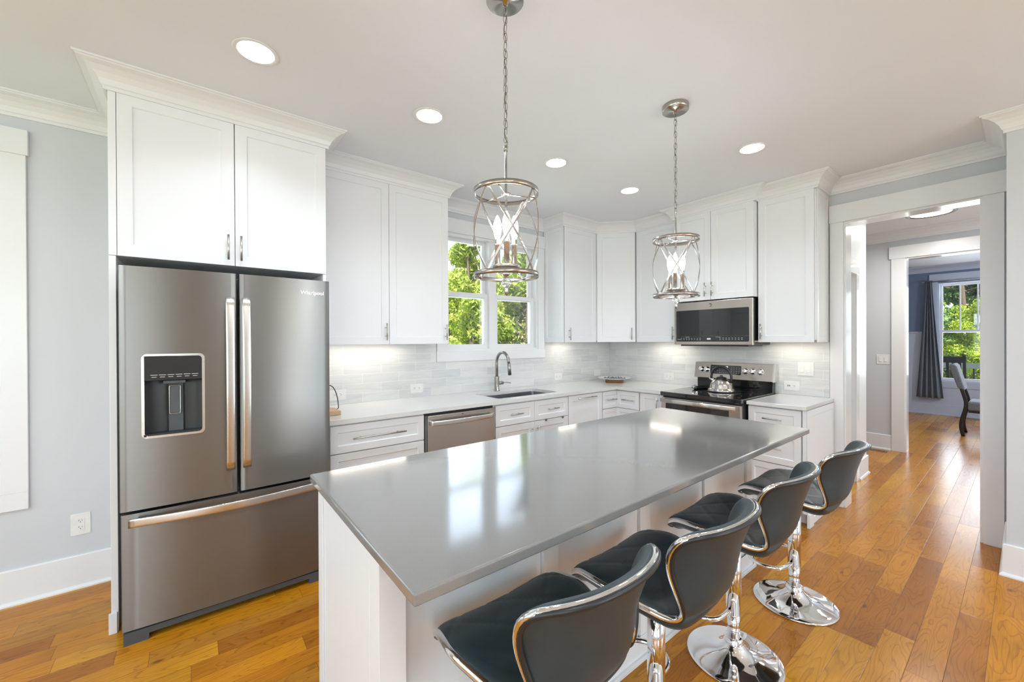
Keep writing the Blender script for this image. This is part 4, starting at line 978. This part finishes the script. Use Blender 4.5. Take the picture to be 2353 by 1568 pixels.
def pad_mesh(s0f, s1f, nu, nv, hin, hout, quilt=False):
    us = [math.sin(PI / 2 * (-1 + 2 * i / nu)) for i in range(nu + 1)]
    base = np.zeros((nu + 1, nv + 1, 3)); prm = np.zeros((nu + 1, nv + 1, 2))
    for i, u in enumerate(us):
        a, b_ = s0f(u), s1f(u)
        for j in range(nv + 1):
            v = 0.5 - 0.5 * math.cos(PI * j / nv); s_ = a + (b_ - a) * v; base[i, j] = shell(u, s_); prm[i, j] = (u, v)
    du = np.gradient(base, axis=0); dv = np.gradient(base, axis=1); nr = np.cross(du, dv); ln = np.linalg.norm(nr, axis=2, keepdims=True); ln[ln < 1e-9] = 1; nr = -nr / ln
    top = base.copy(); bot = base.copy()
    for i in range(nu + 1):
        for j in range(nv + 1):
            u, v = prm[i, j]; e = max(0, (1 - abs(u) ** 7)) ** 0.5 * max(0, (1 - abs(2 * v - 1) ** 8)) ** 0.5
            h = hin * e
            if quilt:
                x = base[i, j][0]; s_ = base[i, j][1]
                for q in ((x * 0.8 + s_ * 1.0), (x * 0.8 - s_ * 1.0)):
                    d = abs(((q / 0.145 + 0.5) % 1) - 0.5) * 0.145 / 1.28; h -= 0.0028 * math.exp(-(d / 0.0050) ** 2) * e
            eo = max(0, (1 - abs(u) ** 4)) * max(0, (1 - abs(2 * v - 1) ** (8 if quilt else 5))) ** 0.7
            top[i, j] += nr[i, j] * h; bot[i, j] -= nr[i, j] * hout * (e if quilt else eo)
    return top, bot
def solid(top, bot):
    m = MB(); m.grid(top, True, True); m.grid(bot, True, False); return m
def make_stool(label):
    t = thing('bar_stool', label, 'bar stool', (0, 0, 0), 0, 'bar stools at the island')
    m = MB(); m.lathe([(0.0, 0.0), (0.190, 0.0), (0.193, 0.003), (0.192, 0.007), (0.186, 0.010), (0.165, 0.0135), (0.13, 0.019), (0.10, 0.026), (0.075, 0.036), (0.055, 0.050), (0.042, 0.064), (0.037, 0.074), (0.0, 0.074)], (0, 0, 0), 72); m.build('base', 'chrome', t)
    m = MB(); m.lathe([(0.038, 0.070), (0.041, 0.074), (0.041, 0.080), (0.037, 0.084), (0.037, 0.092), (0.030, 0.095), (0.0, 0.095)], (0, 0, 0), 40); m.build('collar', 'chrome', t)
    m = MB(); m.tube([(0, 0, 0.09), (0, 0, 0.20)], 0.0255, 32); m.tube([(0, 0, 0.195), (0, 0, 0.199)], 0.0300, 32); m.build('lower_column', 'chrome', t)
    m = MB(); m.tube([(0, 0, 0.199), (0, 0, 0.50)], 0.0305, 32); m.build('upper_column', 'chrome', t)
    m = MB(); m.tube([(0, 0, 0.50), (0, 0, 0.556)], 0.022, 24); m.box(-0.085, -0.085, 0.548, 0.085, 0.085, 0.560); m.build('mounting_plate', 'black', t)
    P = [(-0.025, 0.008, 0.215), (-0.10, 0.012, 0.213), (-0.145, 0.035, 0.212), (-0.168, 0.085, 0.212), (-0.160, 0.14, 0.212), (-0.12, 0.185, 0.212), (-0.06, 0.203, 0.212), (0, 0.207, 0.212)]
    P = P + [(-p[0], p[1], p[2]) for p in P[-2::-1]]
    a = np.array(P); q = np.linspace(0, len(P) - 1, 60); a = np.stack([np.interp(q, range(len(P)), a[:, i]) for i in range(3)], 1)
    for _ in range(6): a[1:-1] = (a[:-2] + 2 * a[1:-1] + a[2:]) / 4
    m = MB(); m.tube([tuple(p) for p in a], 0.0095, 14); m.build('footrest', 'chrome', t)
    top, bot = pad_mesh(s_bot, lambda u: SMID, 56, 64, 0.024, 0.046, True); solid(top, bot).build('seat', 'leather', t)
    top, bot = pad_mesh(lambda u: SMID, s_top, 40, 40, 0.024, 0.012); solid(top, bot).build('backrest', 'leather_back', t)
    path = []
    for s_ in np.linspace(0.030, 0.60, 60): path.append(shell(-1, s_))
    for k in range(1, 40): u = -math.cos(PI * k / 40); path.append(shell(u, s_top(u)))
    for s_ in np.linspace(0.60, 0.030, 60): path.append(shell(1, s_))
    path = np.array(path); back = path.copy()
    back[:, 2] -= 0.007 * np.clip(1 - (path[:, 2] - 0.60) / 0.12, 0, 1); back[:, 1] -= 0.0065 * np.clip((path[:, 2] - 0.60) / 0.10, 0, 1)
    for _ in range(5):
        for q in (path, back): q[1:-1] = (q[:-2] + 2 * q[1:-1] + q[2:]) / 4
    m = MB(); m.tube([tuple(p) for p in back], 0.0080, 10); m.build('edge_piping', 'black', t)
    m = MB(); m.tube([tuple(p) for p in path], 0.0100, 14); m.build('rim', 'chrome', t)
    return t
st = make_stool('charcoal bar stool nearest the viewer, at the near end of the island')
spots = [(0.742, 0.831, 0.011, None), (1.266, 0.802, 0.031, 'second charcoal bar stool from the viewer, its chrome column at the bottom edge'),
         (1.895, 0.812, 0.055, 'third charcoal bar stool from the viewer, full round base showing, middle of the island'), (2.550, 0.778, -0.004, 'farthest charcoal bar stool, by the far end of the island')]
for i, (x, y, a, lb) in enumerate(spots):
    o = st if i == 0 else copy_tree(st)
    o.location = (x, y, 0.0005); o.rotation_euler = (0, 0, a)
    if lb: o['label'] = lb

# ------------------------------------------------------------------ pendants
def make_pendant(label):
    """hung from the ceiling: origin on the ceiling plane"""
    t = thing('pendant_light', label, 'pendant light', (0, 0, 0), 0, 'pendant lights over the island')
    m = MB(); m.lathe([(0.0, -0.0005), (0.070, -0.0005), (0.072, -0.004), (0.072, -0.028), (0.068, -0.031), (0.012, -0.031), (0.010, -0.045), (0.0, -0.045)], (0, 0, 0), 48); m.build('canopy', 'nickel', t, recalc=True)
    # chain
    z = -0.045; i = 0
    while z > -0.555:
        m = MB(); pts = []
        for k in range(20):
            a = 2 * PI * k / 20; p, q = 0.0085 * cos(a), 0.0205 * sin(a); pts.append((p, 0, z - 0.018 + q) if i % 2 else (0, p, z - 0.018 + q))
        m.tube(pts, 0.0017, 6, closed=True); m.build('chain_link', 'nickel', t); z -= 0.0335; i += 1
    zs = z - 0.004
    m = MB(); m.tube([(0.004 * sin(k * 1.3), 0.004 * cos(k * 1.7), -0.04 - (0.53) * k / 20) for k in range(21)], 0.0014, 6); m.build('power_cord', 'black', t)
    m = MB(); m.tube([(0.006 * cos(a), 0, -0.577 + 0.008 * sin(a)) for a in np.linspace(0, 2 * PI, 13)[:-1]], 0.0017, 6, closed=True)
    m.tube([(0, 0, -0.584), (0, 0, -0.604)], 0.0075, 14); m.tube([(0, 0, -0.6), (0, 0, -1.055)], 0.0050, 14); m.build('stem', 'nickel', t)
    zr1, zr0, RR = -0.765, -1.083, 0.1255
    for zz, nm in ((zr1, 'top_ring'), (zr0, 'bottom_ring')):
        m = MB(); rows = []
        for r_, z_ in ((RR - 0.003, zz - 0.009), (RR, zz - 0.009), (RR, zz + 0.009), (RR - 0.003, zz + 0.009), (RR - 0.003, zz - 0.009)): rows.append([(r_ * cos(2 * PI * k / 64), r_ * sin(2 * PI * k / 64), z_) for k in range(65)])
        m.grid(rows, smooth=True, flip=True); m.build(nm, 'nickel', t, recalc=True)
    a0 = math.radians(198.6)
    for k in range(4):
        for sgn in (1, -1):
            m = MB(); rows = []
            for j in range(25):
                f = j / 24; a = a0 + k * PI / 2 + sgn * (PI / 2) * f; rr = RR - 0.004 + 0.004 * sin(PI * f); z_ = zr1 + (zr0 - zr1) * f
                ta, na = Vector((-sin(a), cos(a), 0)), Vector((cos(a), sin(a), 0)); c_ = na * rr + Vector((0, 0, z_))
                rows.append([c_ - ta * 0.0045, c_ + ta * 0.0045, c_ + ta * 0.0045 - na * 0.002, c_ - ta * 0.0045 - na * 0.002, c_ - ta * 0.0045])
            m.grid(rows, smooth=False); m.build('strap', 'nickel', t, recalc=True)
    m = MB(); m.lathe([(0, 0.004), (0.018, 0.004), (0.020, 0.0), (0.018, -0.004), (0, -0.004)], (0, 0, zr1 - 0.006), 24)
    for k in range(3):
        a = a0 + 0.35 + k * 2 * PI / 3; m.tube([(0.015 * cos(a), 0.015 * sin(a), zr1 - 0.006), ((RR - 0.002) * cos(a), (RR - 0.002) * sin(a), zr1 - 0.006)], 0.0026, 8)
    m.build('spider', 'nickel', t, recalc=True)
    m = MB(); m.lathe([(0, -1.071), (0.020, -1.071), (0.045, -1.062), (0.052, -1.056), (0.055, -1.050), (0.052, -1.045), (0.0, -1.045)], (0, 0, 0), 40)
    m.lathe([(0, -1.071), (0.014, -1.071), (0.020, -1.076), (0.009, -1.086), (0.007, -1.090), (0, -1.090)], (0, 0, 0), 24); m.build('bobeche', 'nickel', t, recalc=True)
    bm = bmesh.new(); bmesh.ops.create_uvsphere(bm, u_segments=10, v_segments=7, radius=0.021); m = MB(); bm.verts.index_update()
    m.add([(v.co.x, v.co.y, v.co.z - 1.109) for v in bm.verts], [tuple(v.index for v in f.verts) for f in bm.faces]); bm.free(); m.build('crystal_ball', 'crystal', t)
    m = MB(); m.lathe([(0.0, -1.128), (0.006, -1.128), (0.009, -1.132), (0.0075, -1.136), (0.0085, -1.142), (0.0065, -1.154), (0.0, -1.162)], (0, 0, 0), 20); m.build('finial', 'nickel', t, recalc=True)
    for k in range(3):
        a = math.radians(235.6) + k * 2 * PI / 3; cx, cy = 0.038 * cos(a), 0.038 * sin(a)
        m = MB(); m.lathe([(0.0, -1.045), (0.011, -1.045), (0.011, -0.965), (0.013, -0.963), (0.013, -0.958), (0.0105, -0.957), (0.0105, -0.940), (0, -0.940)], (cx, cy, 0), 24); cd = m.build('candle_sleeve', 'steel_light', t, recalc=True)
        m = MB(); m.lathe([(0.0, -0.941), (0.0075, -0.940), (0.012, -0.925), (0.0165, -0.900), (0.0150, -0.878), (0.009, -0.860), (0.0035, -0.848), (0.0, -0.845)], (cx, cy, 0), 20); m.build('bulb', 'bulb', cd, recalc=True)
    return t
pd = make_pendant('nickel drum-cage pendant over the near half of the island')
pd.location = (0.950, 1.243, ZC)
p2 = copy_tree(pd); p2.location = (2.168, 1.240, ZC); p2.rotation_euler = (0, 0, math.radians(-31.8)); p2['label'] = 'nickel drum-cage pendant over the far half of the island, in front of the microwave'
for x, y in ((0.950, 1.243), (2.168, 1.240)): light('pendant_lamp', 'POINT', (x, y, 1.90), 4.8, (0.84, 0.92, 1.0), radius=0.06)

# recessed ceiling lights
def make_can(label):
    t = thing('ceiling_light', label, 'ceiling light', (0, 0, 0), 0, 'recessed ceiling lights')
    m = MB(); m.lathe([(0.072, -0.0005), (0.092, -0.0005), (0.093, -0.003), (0.090, -0.005), (0.076, -0.004), (0.072, -0.0015)], (0, 0, 0), 48); m.build('trim_ring', 'white_plastic', t)
    m = MB(); m.lathe([(0.0, -0.0028), (0.0755, -0.0028), (0.0755, -0.0008), (0, -0.0008)], (0, 0, 0), 48); m.build('lens', 'can', t)
    return t
cans = [(0.231, 2.195, 'round recessed light in the ceiling in front of the refrigerator, largest in view'), (1.105, 2.192, 'round recessed light between refrigerator cabinet and near pendant'),
        (2.152, 2.192, 'round recessed light above the sink run, just right of the near pendant'), (3.074, 2.197, 'small round recessed light near the tiled corner'),
        (3.075, 1.187, 'round recessed light to the right of the far pendant')]
proto = make_can(cans[0][2])
for i, (x, y, lb) in enumerate(cans):
    o = proto if i == 0 else copy_tree(proto)
    o.location = (x, y, ZC); o['label'] = lb
    light('downlight_lamp', 'AREA', (x, y, ZC - 0.008), 2.9, (0.80, 0.905, 1.0), 0.145, shape='DISK', rot=(0, 0, 0), spread=128)
for x, y in ((-1.2, 1.6), (0.4, -0.6), (2.4, -0.9), (-1.6, -2.2), (1.4, -2.8), (-2.6, 0.4)):   # added downward fill behind the viewer, no fixtures built
    light('downlight_lamp', 'AREA', (x, y, ZC - 0.008), 8, (0.82, 0.92, 1.0), 0.145, shape='DISK', rot=(0, 0, 0), spread=160)
t = thing('ceiling_light', 'flush round light with dark ring on the hallway ceiling', 'ceiling light', (6.06, 0.62, ZC))
m = MB(); m.lathe([(0.165, -0.0005), (0.190, -0.0005), (0.195, -0.02), (0.190, -0.034), (0.168, -0.036), (0.165, -0.030)], (0, 0, 0), 56); m.build('ring', 'dark_nickel', t, recalc=True)
m = MB(); m.lathe([(0.0, -0.040), (0.10, -0.038), (0.168, -0.028), (0.168, -0.002), (0, -0.002)], (0, 0, 0), 48); m.build('lens', 'can', t, recalc=True)
light('hall_lamp', 'AREA', (6.06, 0.62, ZC - 0.06), 14, (1, 0.98, 0.95), 0.3, shape='DISK', spread=170)

# ------------------------------------------------------------------ floor vents
def vent(label, x0, y0, x1, y1):
    t = thing('floor_vent', label, 'vent', ((x0 + x1) / 2, (y0 + y1) / 2, 0), 0, 'floor vents')
    w, d = (x1 - x0) / 2, (y1 - y0) / 2; m = MB(); n = 14
    m.box(-w, -d, 0.0005, w, d, 0.002); m.build('frame', 'floor', t)
    m = MB()
    for k in range(n): y = -d + 2 * d * (k + 0.5) / n; m.box(-w * 0.8, y - d / n * 0.55, 0.0021, w * 0.8, y + d / n * 0.55, 0.0030)
    m.build('slots', 'slot', t)
vent('dark slotted floor register along the hallway baseboard', 6.74, 1.075, 6.87, 1.34)
vent('dark slotted floor register below the dining window', 10.66, 0.46, 10.78, 0.80)

# ------------------------------------------------------------------ dining room
t = thing('curtain', 'grey curtain panel gathered at the left of the dining window', 'curtain', (10.755, 1.12, 0))
P = []
for i in range(65):
    f = i / 64; row = []
    for j in range(25):
        g = j / 24; z = 2.49 - g * 2.18; w0, w1 = (0.050, -0.030), (0.176, -0.178); a = w0[0] + (w1[0] - w0[0]) * g ** 1.15; b_ = w0[1] + (w1[1] - w0[1]) * g ** 1.15
        row.append((0.012 + (0.022 + 0.028 * g) * sin(f * 2 * PI * 4.5 + 0.4 * sin(3 * g)), a + (b_ - a) * f + 0.006 * sin(f * 31), z))
    P.append(row)
m = MB(); m.grid(P, True); o = m.build('panel', 'curtain', t); sd = o.modifiers.new('thickness', 'SOLIDIFY'); sd.thickness = 0.003
t = thing('curtain_rod', 'thin dark curtain rod with ball finial above the dining window', 'curtain rod', (10.76, 1.18, 2.462))
m = MB(); m.tube([(0, 0.0, 0), (0, -1.75, 0)], 0.008, 10); m.build('rod', 'dark_nickel', t)
m = MB(); m.lathe([(0, 0.05), (0.012, 0.045), (0.020, 0.030), (0.012, 0.012), (0.008, 0.0)], (0, 0.0, 0), 16, 'y'); m.build('finial', 'dark_nickel', t, recalc=True)
for y in (-0.015, -1.70):
    m = MB(); m.tube([(0, y, 0), (0.095, y, 0)], 0.006, 8); m.build('bracket', 'dark_nickel', t)
# dining chair, facing -y
t = thing('dining_chair', 'high-back grey upholstered dining chair with dark curved legs', 'chair', (8.96, 0.55, 0))
for s_ in (-1, 1):
    m = MB(); pts = [(s_ * 0.19, 0.020, 0.0), (s_ * 0.19, 0.045, 0.12), (s_ * 0.19, 0.035, 0.24), (s_ * 0.19, -0.005, 0.40), (s_ * 0.19, -0.010, 0.50), (s_ * 0.19, 0.020, 0.62), (s_ * 0.19, 0.050, 0.74)]
    q = np.linspace(0, 6, 25); a = np.array(pts); a = np.stack([np.interp(q, range(7), a[:, i]) for i in range(3)], 1)
    for _ in range(4): a[1:-1] = (a[:-2] + 2 * a[1:-1] + a[2:]) / 4
    flat_bar(m, [tuple(p) for p in a], 0.042, 0.040, (1, 0, 0)); m.build('leg', 'black_wood', t, recalc=True)
    m = MB(); m.tube([(s_ * 0.19, -0.44, 0.0), (s_ * 0.19, -0.43, 0.38)], [0.017, 0.024], 8); m.build('leg', 'black_wood', t)
m = MB(); m.box(-0.225, -0.48, 0.375, 0.225, -0.025, 0.510); m.build('seat', 'upholstery', t, bevel=0.03, seg=4)
m = MB(); m.box(-0.21, -0.46, 0.345, 0.21, -0.03, 0.374); m.build('seat_frame', 'black_wood', t)
P = []
m = MB(); m.extrude([(-0.225, -0.002, 0.665), (-0.225, 0.070, 0.690), (-0.225, 0.160, 1.00), (-0.225, 0.145, 1.035), (-0.225, 0.105, 1.040), (-0.225, 0.080, 1.01)], (0.45, 0, 0)); m.build('backrest', 'upholstery', t, bevel=0.018, seg=4, recalc=True)

# ------------------------------------------------------------------ outside
m = MB(); m.box(-60, -60, -0.95, 120, 120, -0.85); o = m.build('lawn', 'grass'); o['kind'] = 'structure'
m = MB(); m.box(11.0, -4, -0.14, 13.5, 4, -0.06); struct('porch_floor', m, 'porch_rail')
t = thing('porch_railing', 'pale porch railing with thin dark pickets beyond the dining window', 'railing', (13.3, 0, -0.06))
m = MB(); m.box(-0.03, -4, 0.81, 0.03, 4, 0.925); m.build('top_rail', 'porch_rail', t, bevel=0.004)
m = MB(); m.box(-0.02, -4, 0.08, 0.02, 4, 0.14); m.build('bottom_rail', 'porch_rail', t)
for k in range(12):
    y = -3.3 + 0.66 * k + 0.05; m = MB(); m.box(-0.014, y - 0.014, 0.0, 0.014, y + 0.014, 0.81); m.build('picket', 'black', t)
m = MB(); m.tube([(0, -4, 0.60), (0, 4, 0.60)], 0.005, 6); m.tube([(0, -4, 0.35), (0, 4, 0.35)], 0.005, 6); m.build('cable', 'black', t)
# rocking chair on the porch, facing the yard
t = thing('rocking_chair', 'black slatted wooden rocking chair on the porch outside the dining window', 'chair', (12.45, 1.06, -0.06))
def slanted(m, y0, y1, z0, z1, th=0.02):
    f = lambda z: -0.02 - 0.30 * (z - 0.45)
    m.add([(f(z0), y0, z0), (f(z0) + th, y0, z0), (f(z0) + th, y1, z0), (f(z0), y1, z0), (f(z1), y0, z1), (f(z1) + th, y0, z1), (f(z1) + th, y1, z1), (f(z1), y1, z1)], [(0, 3, 2, 1), (4, 5, 6, 7), (0, 1, 5, 4), (1, 2, 6, 5), (2, 3, 7, 6), (3, 0, 4, 7)])
for y in (-0.30, 0.27): m = MB(); slanted(m, y, y + 0.045, 0.30, 1.13, 0.035); m.build('post', 'black_wood', t)
for k in range(6): m = MB(); y = -0.235 + k * 0.085; slanted(m, y, y + 0.045, 0.46, 0.99); m.build('slat', 'black_wood', t)
m = MB(); slanted(m, -0.30, 0.315, 0.97, 1.10, 0.025); m.build('top_rail', 'black_wood', t)
m = MB(); slanted(m, -0.30, 0.315, 0.42, 0.48, 0.025); m.build('lower_rail', 'black_wood', t)
m = MB()
for k in range(7): m.box(0.0 + k * 0.07, -0.28, 0.40, 0.055 + k * 0.07, 0.28, 0.42)
m.build('seat', 'black_wood', t)
for y in (-0.30, 0.26):
    m = MB(); pts = [(-0.32 + 0.09 * k, y + 0.02, 0.02 + 0.10 * ((k - 5) / 5) ** 2) for k in range(11)]; flat_bar(m, pts, 0.04, 0.03, (0, 1, 0)); m.build('rocker', 'black_wood', t, recalc=True)
    m = MB(); m.box(0.42, y, 0.03, 0.46, y + 0.04, 0.64); m.build('leg', 'black_wood', t)
    m = MB(); m.box(-0.08, y - 0.02, 0.64, 0.50, y + 0.06, 0.665); m.build('armrest', 'black_wood', t)

def leaf_cloud(blobs, n, size, elong=1.0, flat=0.75):
    """n little leaf quads gathered in clumps around the blob centres"""
    bl = np.array(blobs); w = bl[:, 3] ** 2; idx = RNG.choice(len(bl), n, p=w / w.sum())
    d = RNG.normal(size=(n, 3)); d /= np.linalg.norm(d, axis=1, keepdims=True); r = RNG.random(n) ** 0.45
    c = bl[idx, :3] + d * (r * bl[idx, 3])[:, None] * np.array([1, 1, flat])
    a = RNG.normal(size=(n, 3)); a /= np.linalg.norm(a, axis=1, keepdims=True); b_ = np.cross(a, RNG.normal(size=(n, 3))); b_ /= np.linalg.norm(b_, axis=1, keepdims=True)
    s_ = size * (0.6 + 0.8 * RNG.random(n))[:, None]; a = a * s_ * elong; b_ = b_ * s_
    V = np.stack([c - a, c - b_ * 0.5, c + a, c + b_ * 0.5], 1).reshape(-1, 3)
    me = bpy.data.meshes.new('foliage'); me.vertices.add(4 * n); me.vertices.foreach_set('co', V.ravel()); me.loops.add(4 * n); me.loops.foreach_set('vertex_index', np.arange(4 * n)); me.polygons.add(n)
    me.polygons.foreach_set('loop_start', np.arange(0, 4 * n, 4)); me.update(); me.validate(); return me
def make_tree(name, label, kind, h, rad, n, size, mat, group, z0=0.15):
    t = thing(name, label, 'tree', (0, 0, -0.85), 0, group)
    m = MB(); pts = [(0, 0, 0)]; x = y = 0
    for k in range(1, 9): x += random.uniform(-.08, .08); y += random.uniform(-.08, .08); pts.append((x, y, h * 0.95 * k / 8))
    m.tube(pts, [0.15 - 0.0165 * k for k in range(9)], 10)
    blobs = []
    for k in range(34 if kind == 'pine' else 46):
        z = h * random.uniform(z0, 1.0); f = (z / h - z0) / (1 - z0)
        R_ = rad * ((1.08 - f) if kind == 'pine' else math.sqrt(max(0.05, 1 - (2 * f - 0.9) ** 2))) * random.uniform(0.35, 1.0); a = random.uniform(0, 2 * PI)
        blobs.append((R_ * cos(a), R_ * sin(a), z, rad * random.uniform(0.20, 0.36)))
        m.tube([(0, 0, z - 0.25 * rad), (R_ * cos(a), R_ * sin(a), z)], [0.045, 0.015], 5)
    m.build('trunk', 'bark', t)
    me = leaf_cloud(blobs, n, size, 1.7 if kind == 'pine' else 1.0); me.materials.append(M[mat])
    f = bpy.data.objects.new('foliage', me); C.objects.link(f); f.parent = t
    return t
pine = make_tree('pine_tree', 'bright green pine filling the left kitchen window pane, nearest of the pines', 'pine', 7.2, 2.3, 26000, 0.075, 'pine', 'trees outside the kitchen window', 0.02)
pine.location = (9.4, 14.9, -0.85)
leafy = make_tree('leafy_tree', 'yellow-green leafy tree behind the lower right kitchen pane', 'leaf', 6.0, 2.2, 24000, 0.065, 'leaf', 'trees outside the kitchen window', 0.03)
leafy.location = (13.2, 16.6, -0.85)
for i, (src, x, y, s_, r_, lb) in enumerate([
        (pine, 12.2, 14.6, 0.98, 1.2, 'pine between the two kitchen window units'), (pine, 15.4, 18.2, 1.25, 2.4, 'tall pine behind the right kitchen window unit'),
        (leafy, 10.6, 19.0, 0.90, 2.0, 'leafy tree low behind the left kitchen pane'), (pine, 14.0, 22.5, 1.2, 4.0, 'pine farther back in the middle of the kitchen window'),
        (leafy, 17.8, 20.4, 1.15, 5.0, 'leafy tree at the right edge of the kitchen window')]):
    o = copy_tree(src); o.location = (x, y, -0.85); o.scale = (s_, s_, s_); o.rotation_euler = (0, 0, r_); o['label'] = lb + ', in the yard'
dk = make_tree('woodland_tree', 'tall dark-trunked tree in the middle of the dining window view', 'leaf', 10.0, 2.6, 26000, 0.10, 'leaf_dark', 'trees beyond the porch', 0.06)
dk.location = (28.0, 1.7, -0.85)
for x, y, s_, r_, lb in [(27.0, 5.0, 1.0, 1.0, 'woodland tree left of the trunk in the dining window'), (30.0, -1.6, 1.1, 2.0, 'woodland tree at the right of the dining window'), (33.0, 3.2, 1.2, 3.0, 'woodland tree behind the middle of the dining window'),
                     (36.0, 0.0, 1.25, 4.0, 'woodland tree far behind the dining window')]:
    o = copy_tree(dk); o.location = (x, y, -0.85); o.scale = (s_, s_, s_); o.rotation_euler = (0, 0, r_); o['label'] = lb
lf = copy_tree(leafy); lf.location = (24.5, 0.9, -0.85); lf.scale = (0.62,) * 3; lf['label'] = 'sunlit yellow-green tree in front of the woodland in the dining window'; lf['group'] = 'trees beyond the porch'
lf = copy_tree(leafy); lf.location = (25.0, 3.3, -0.85); lf.scale = (0.7,) * 3; lf['label'] = 'light green tree seen left in the dining window'; lf['group'] = 'trees beyond the porch'
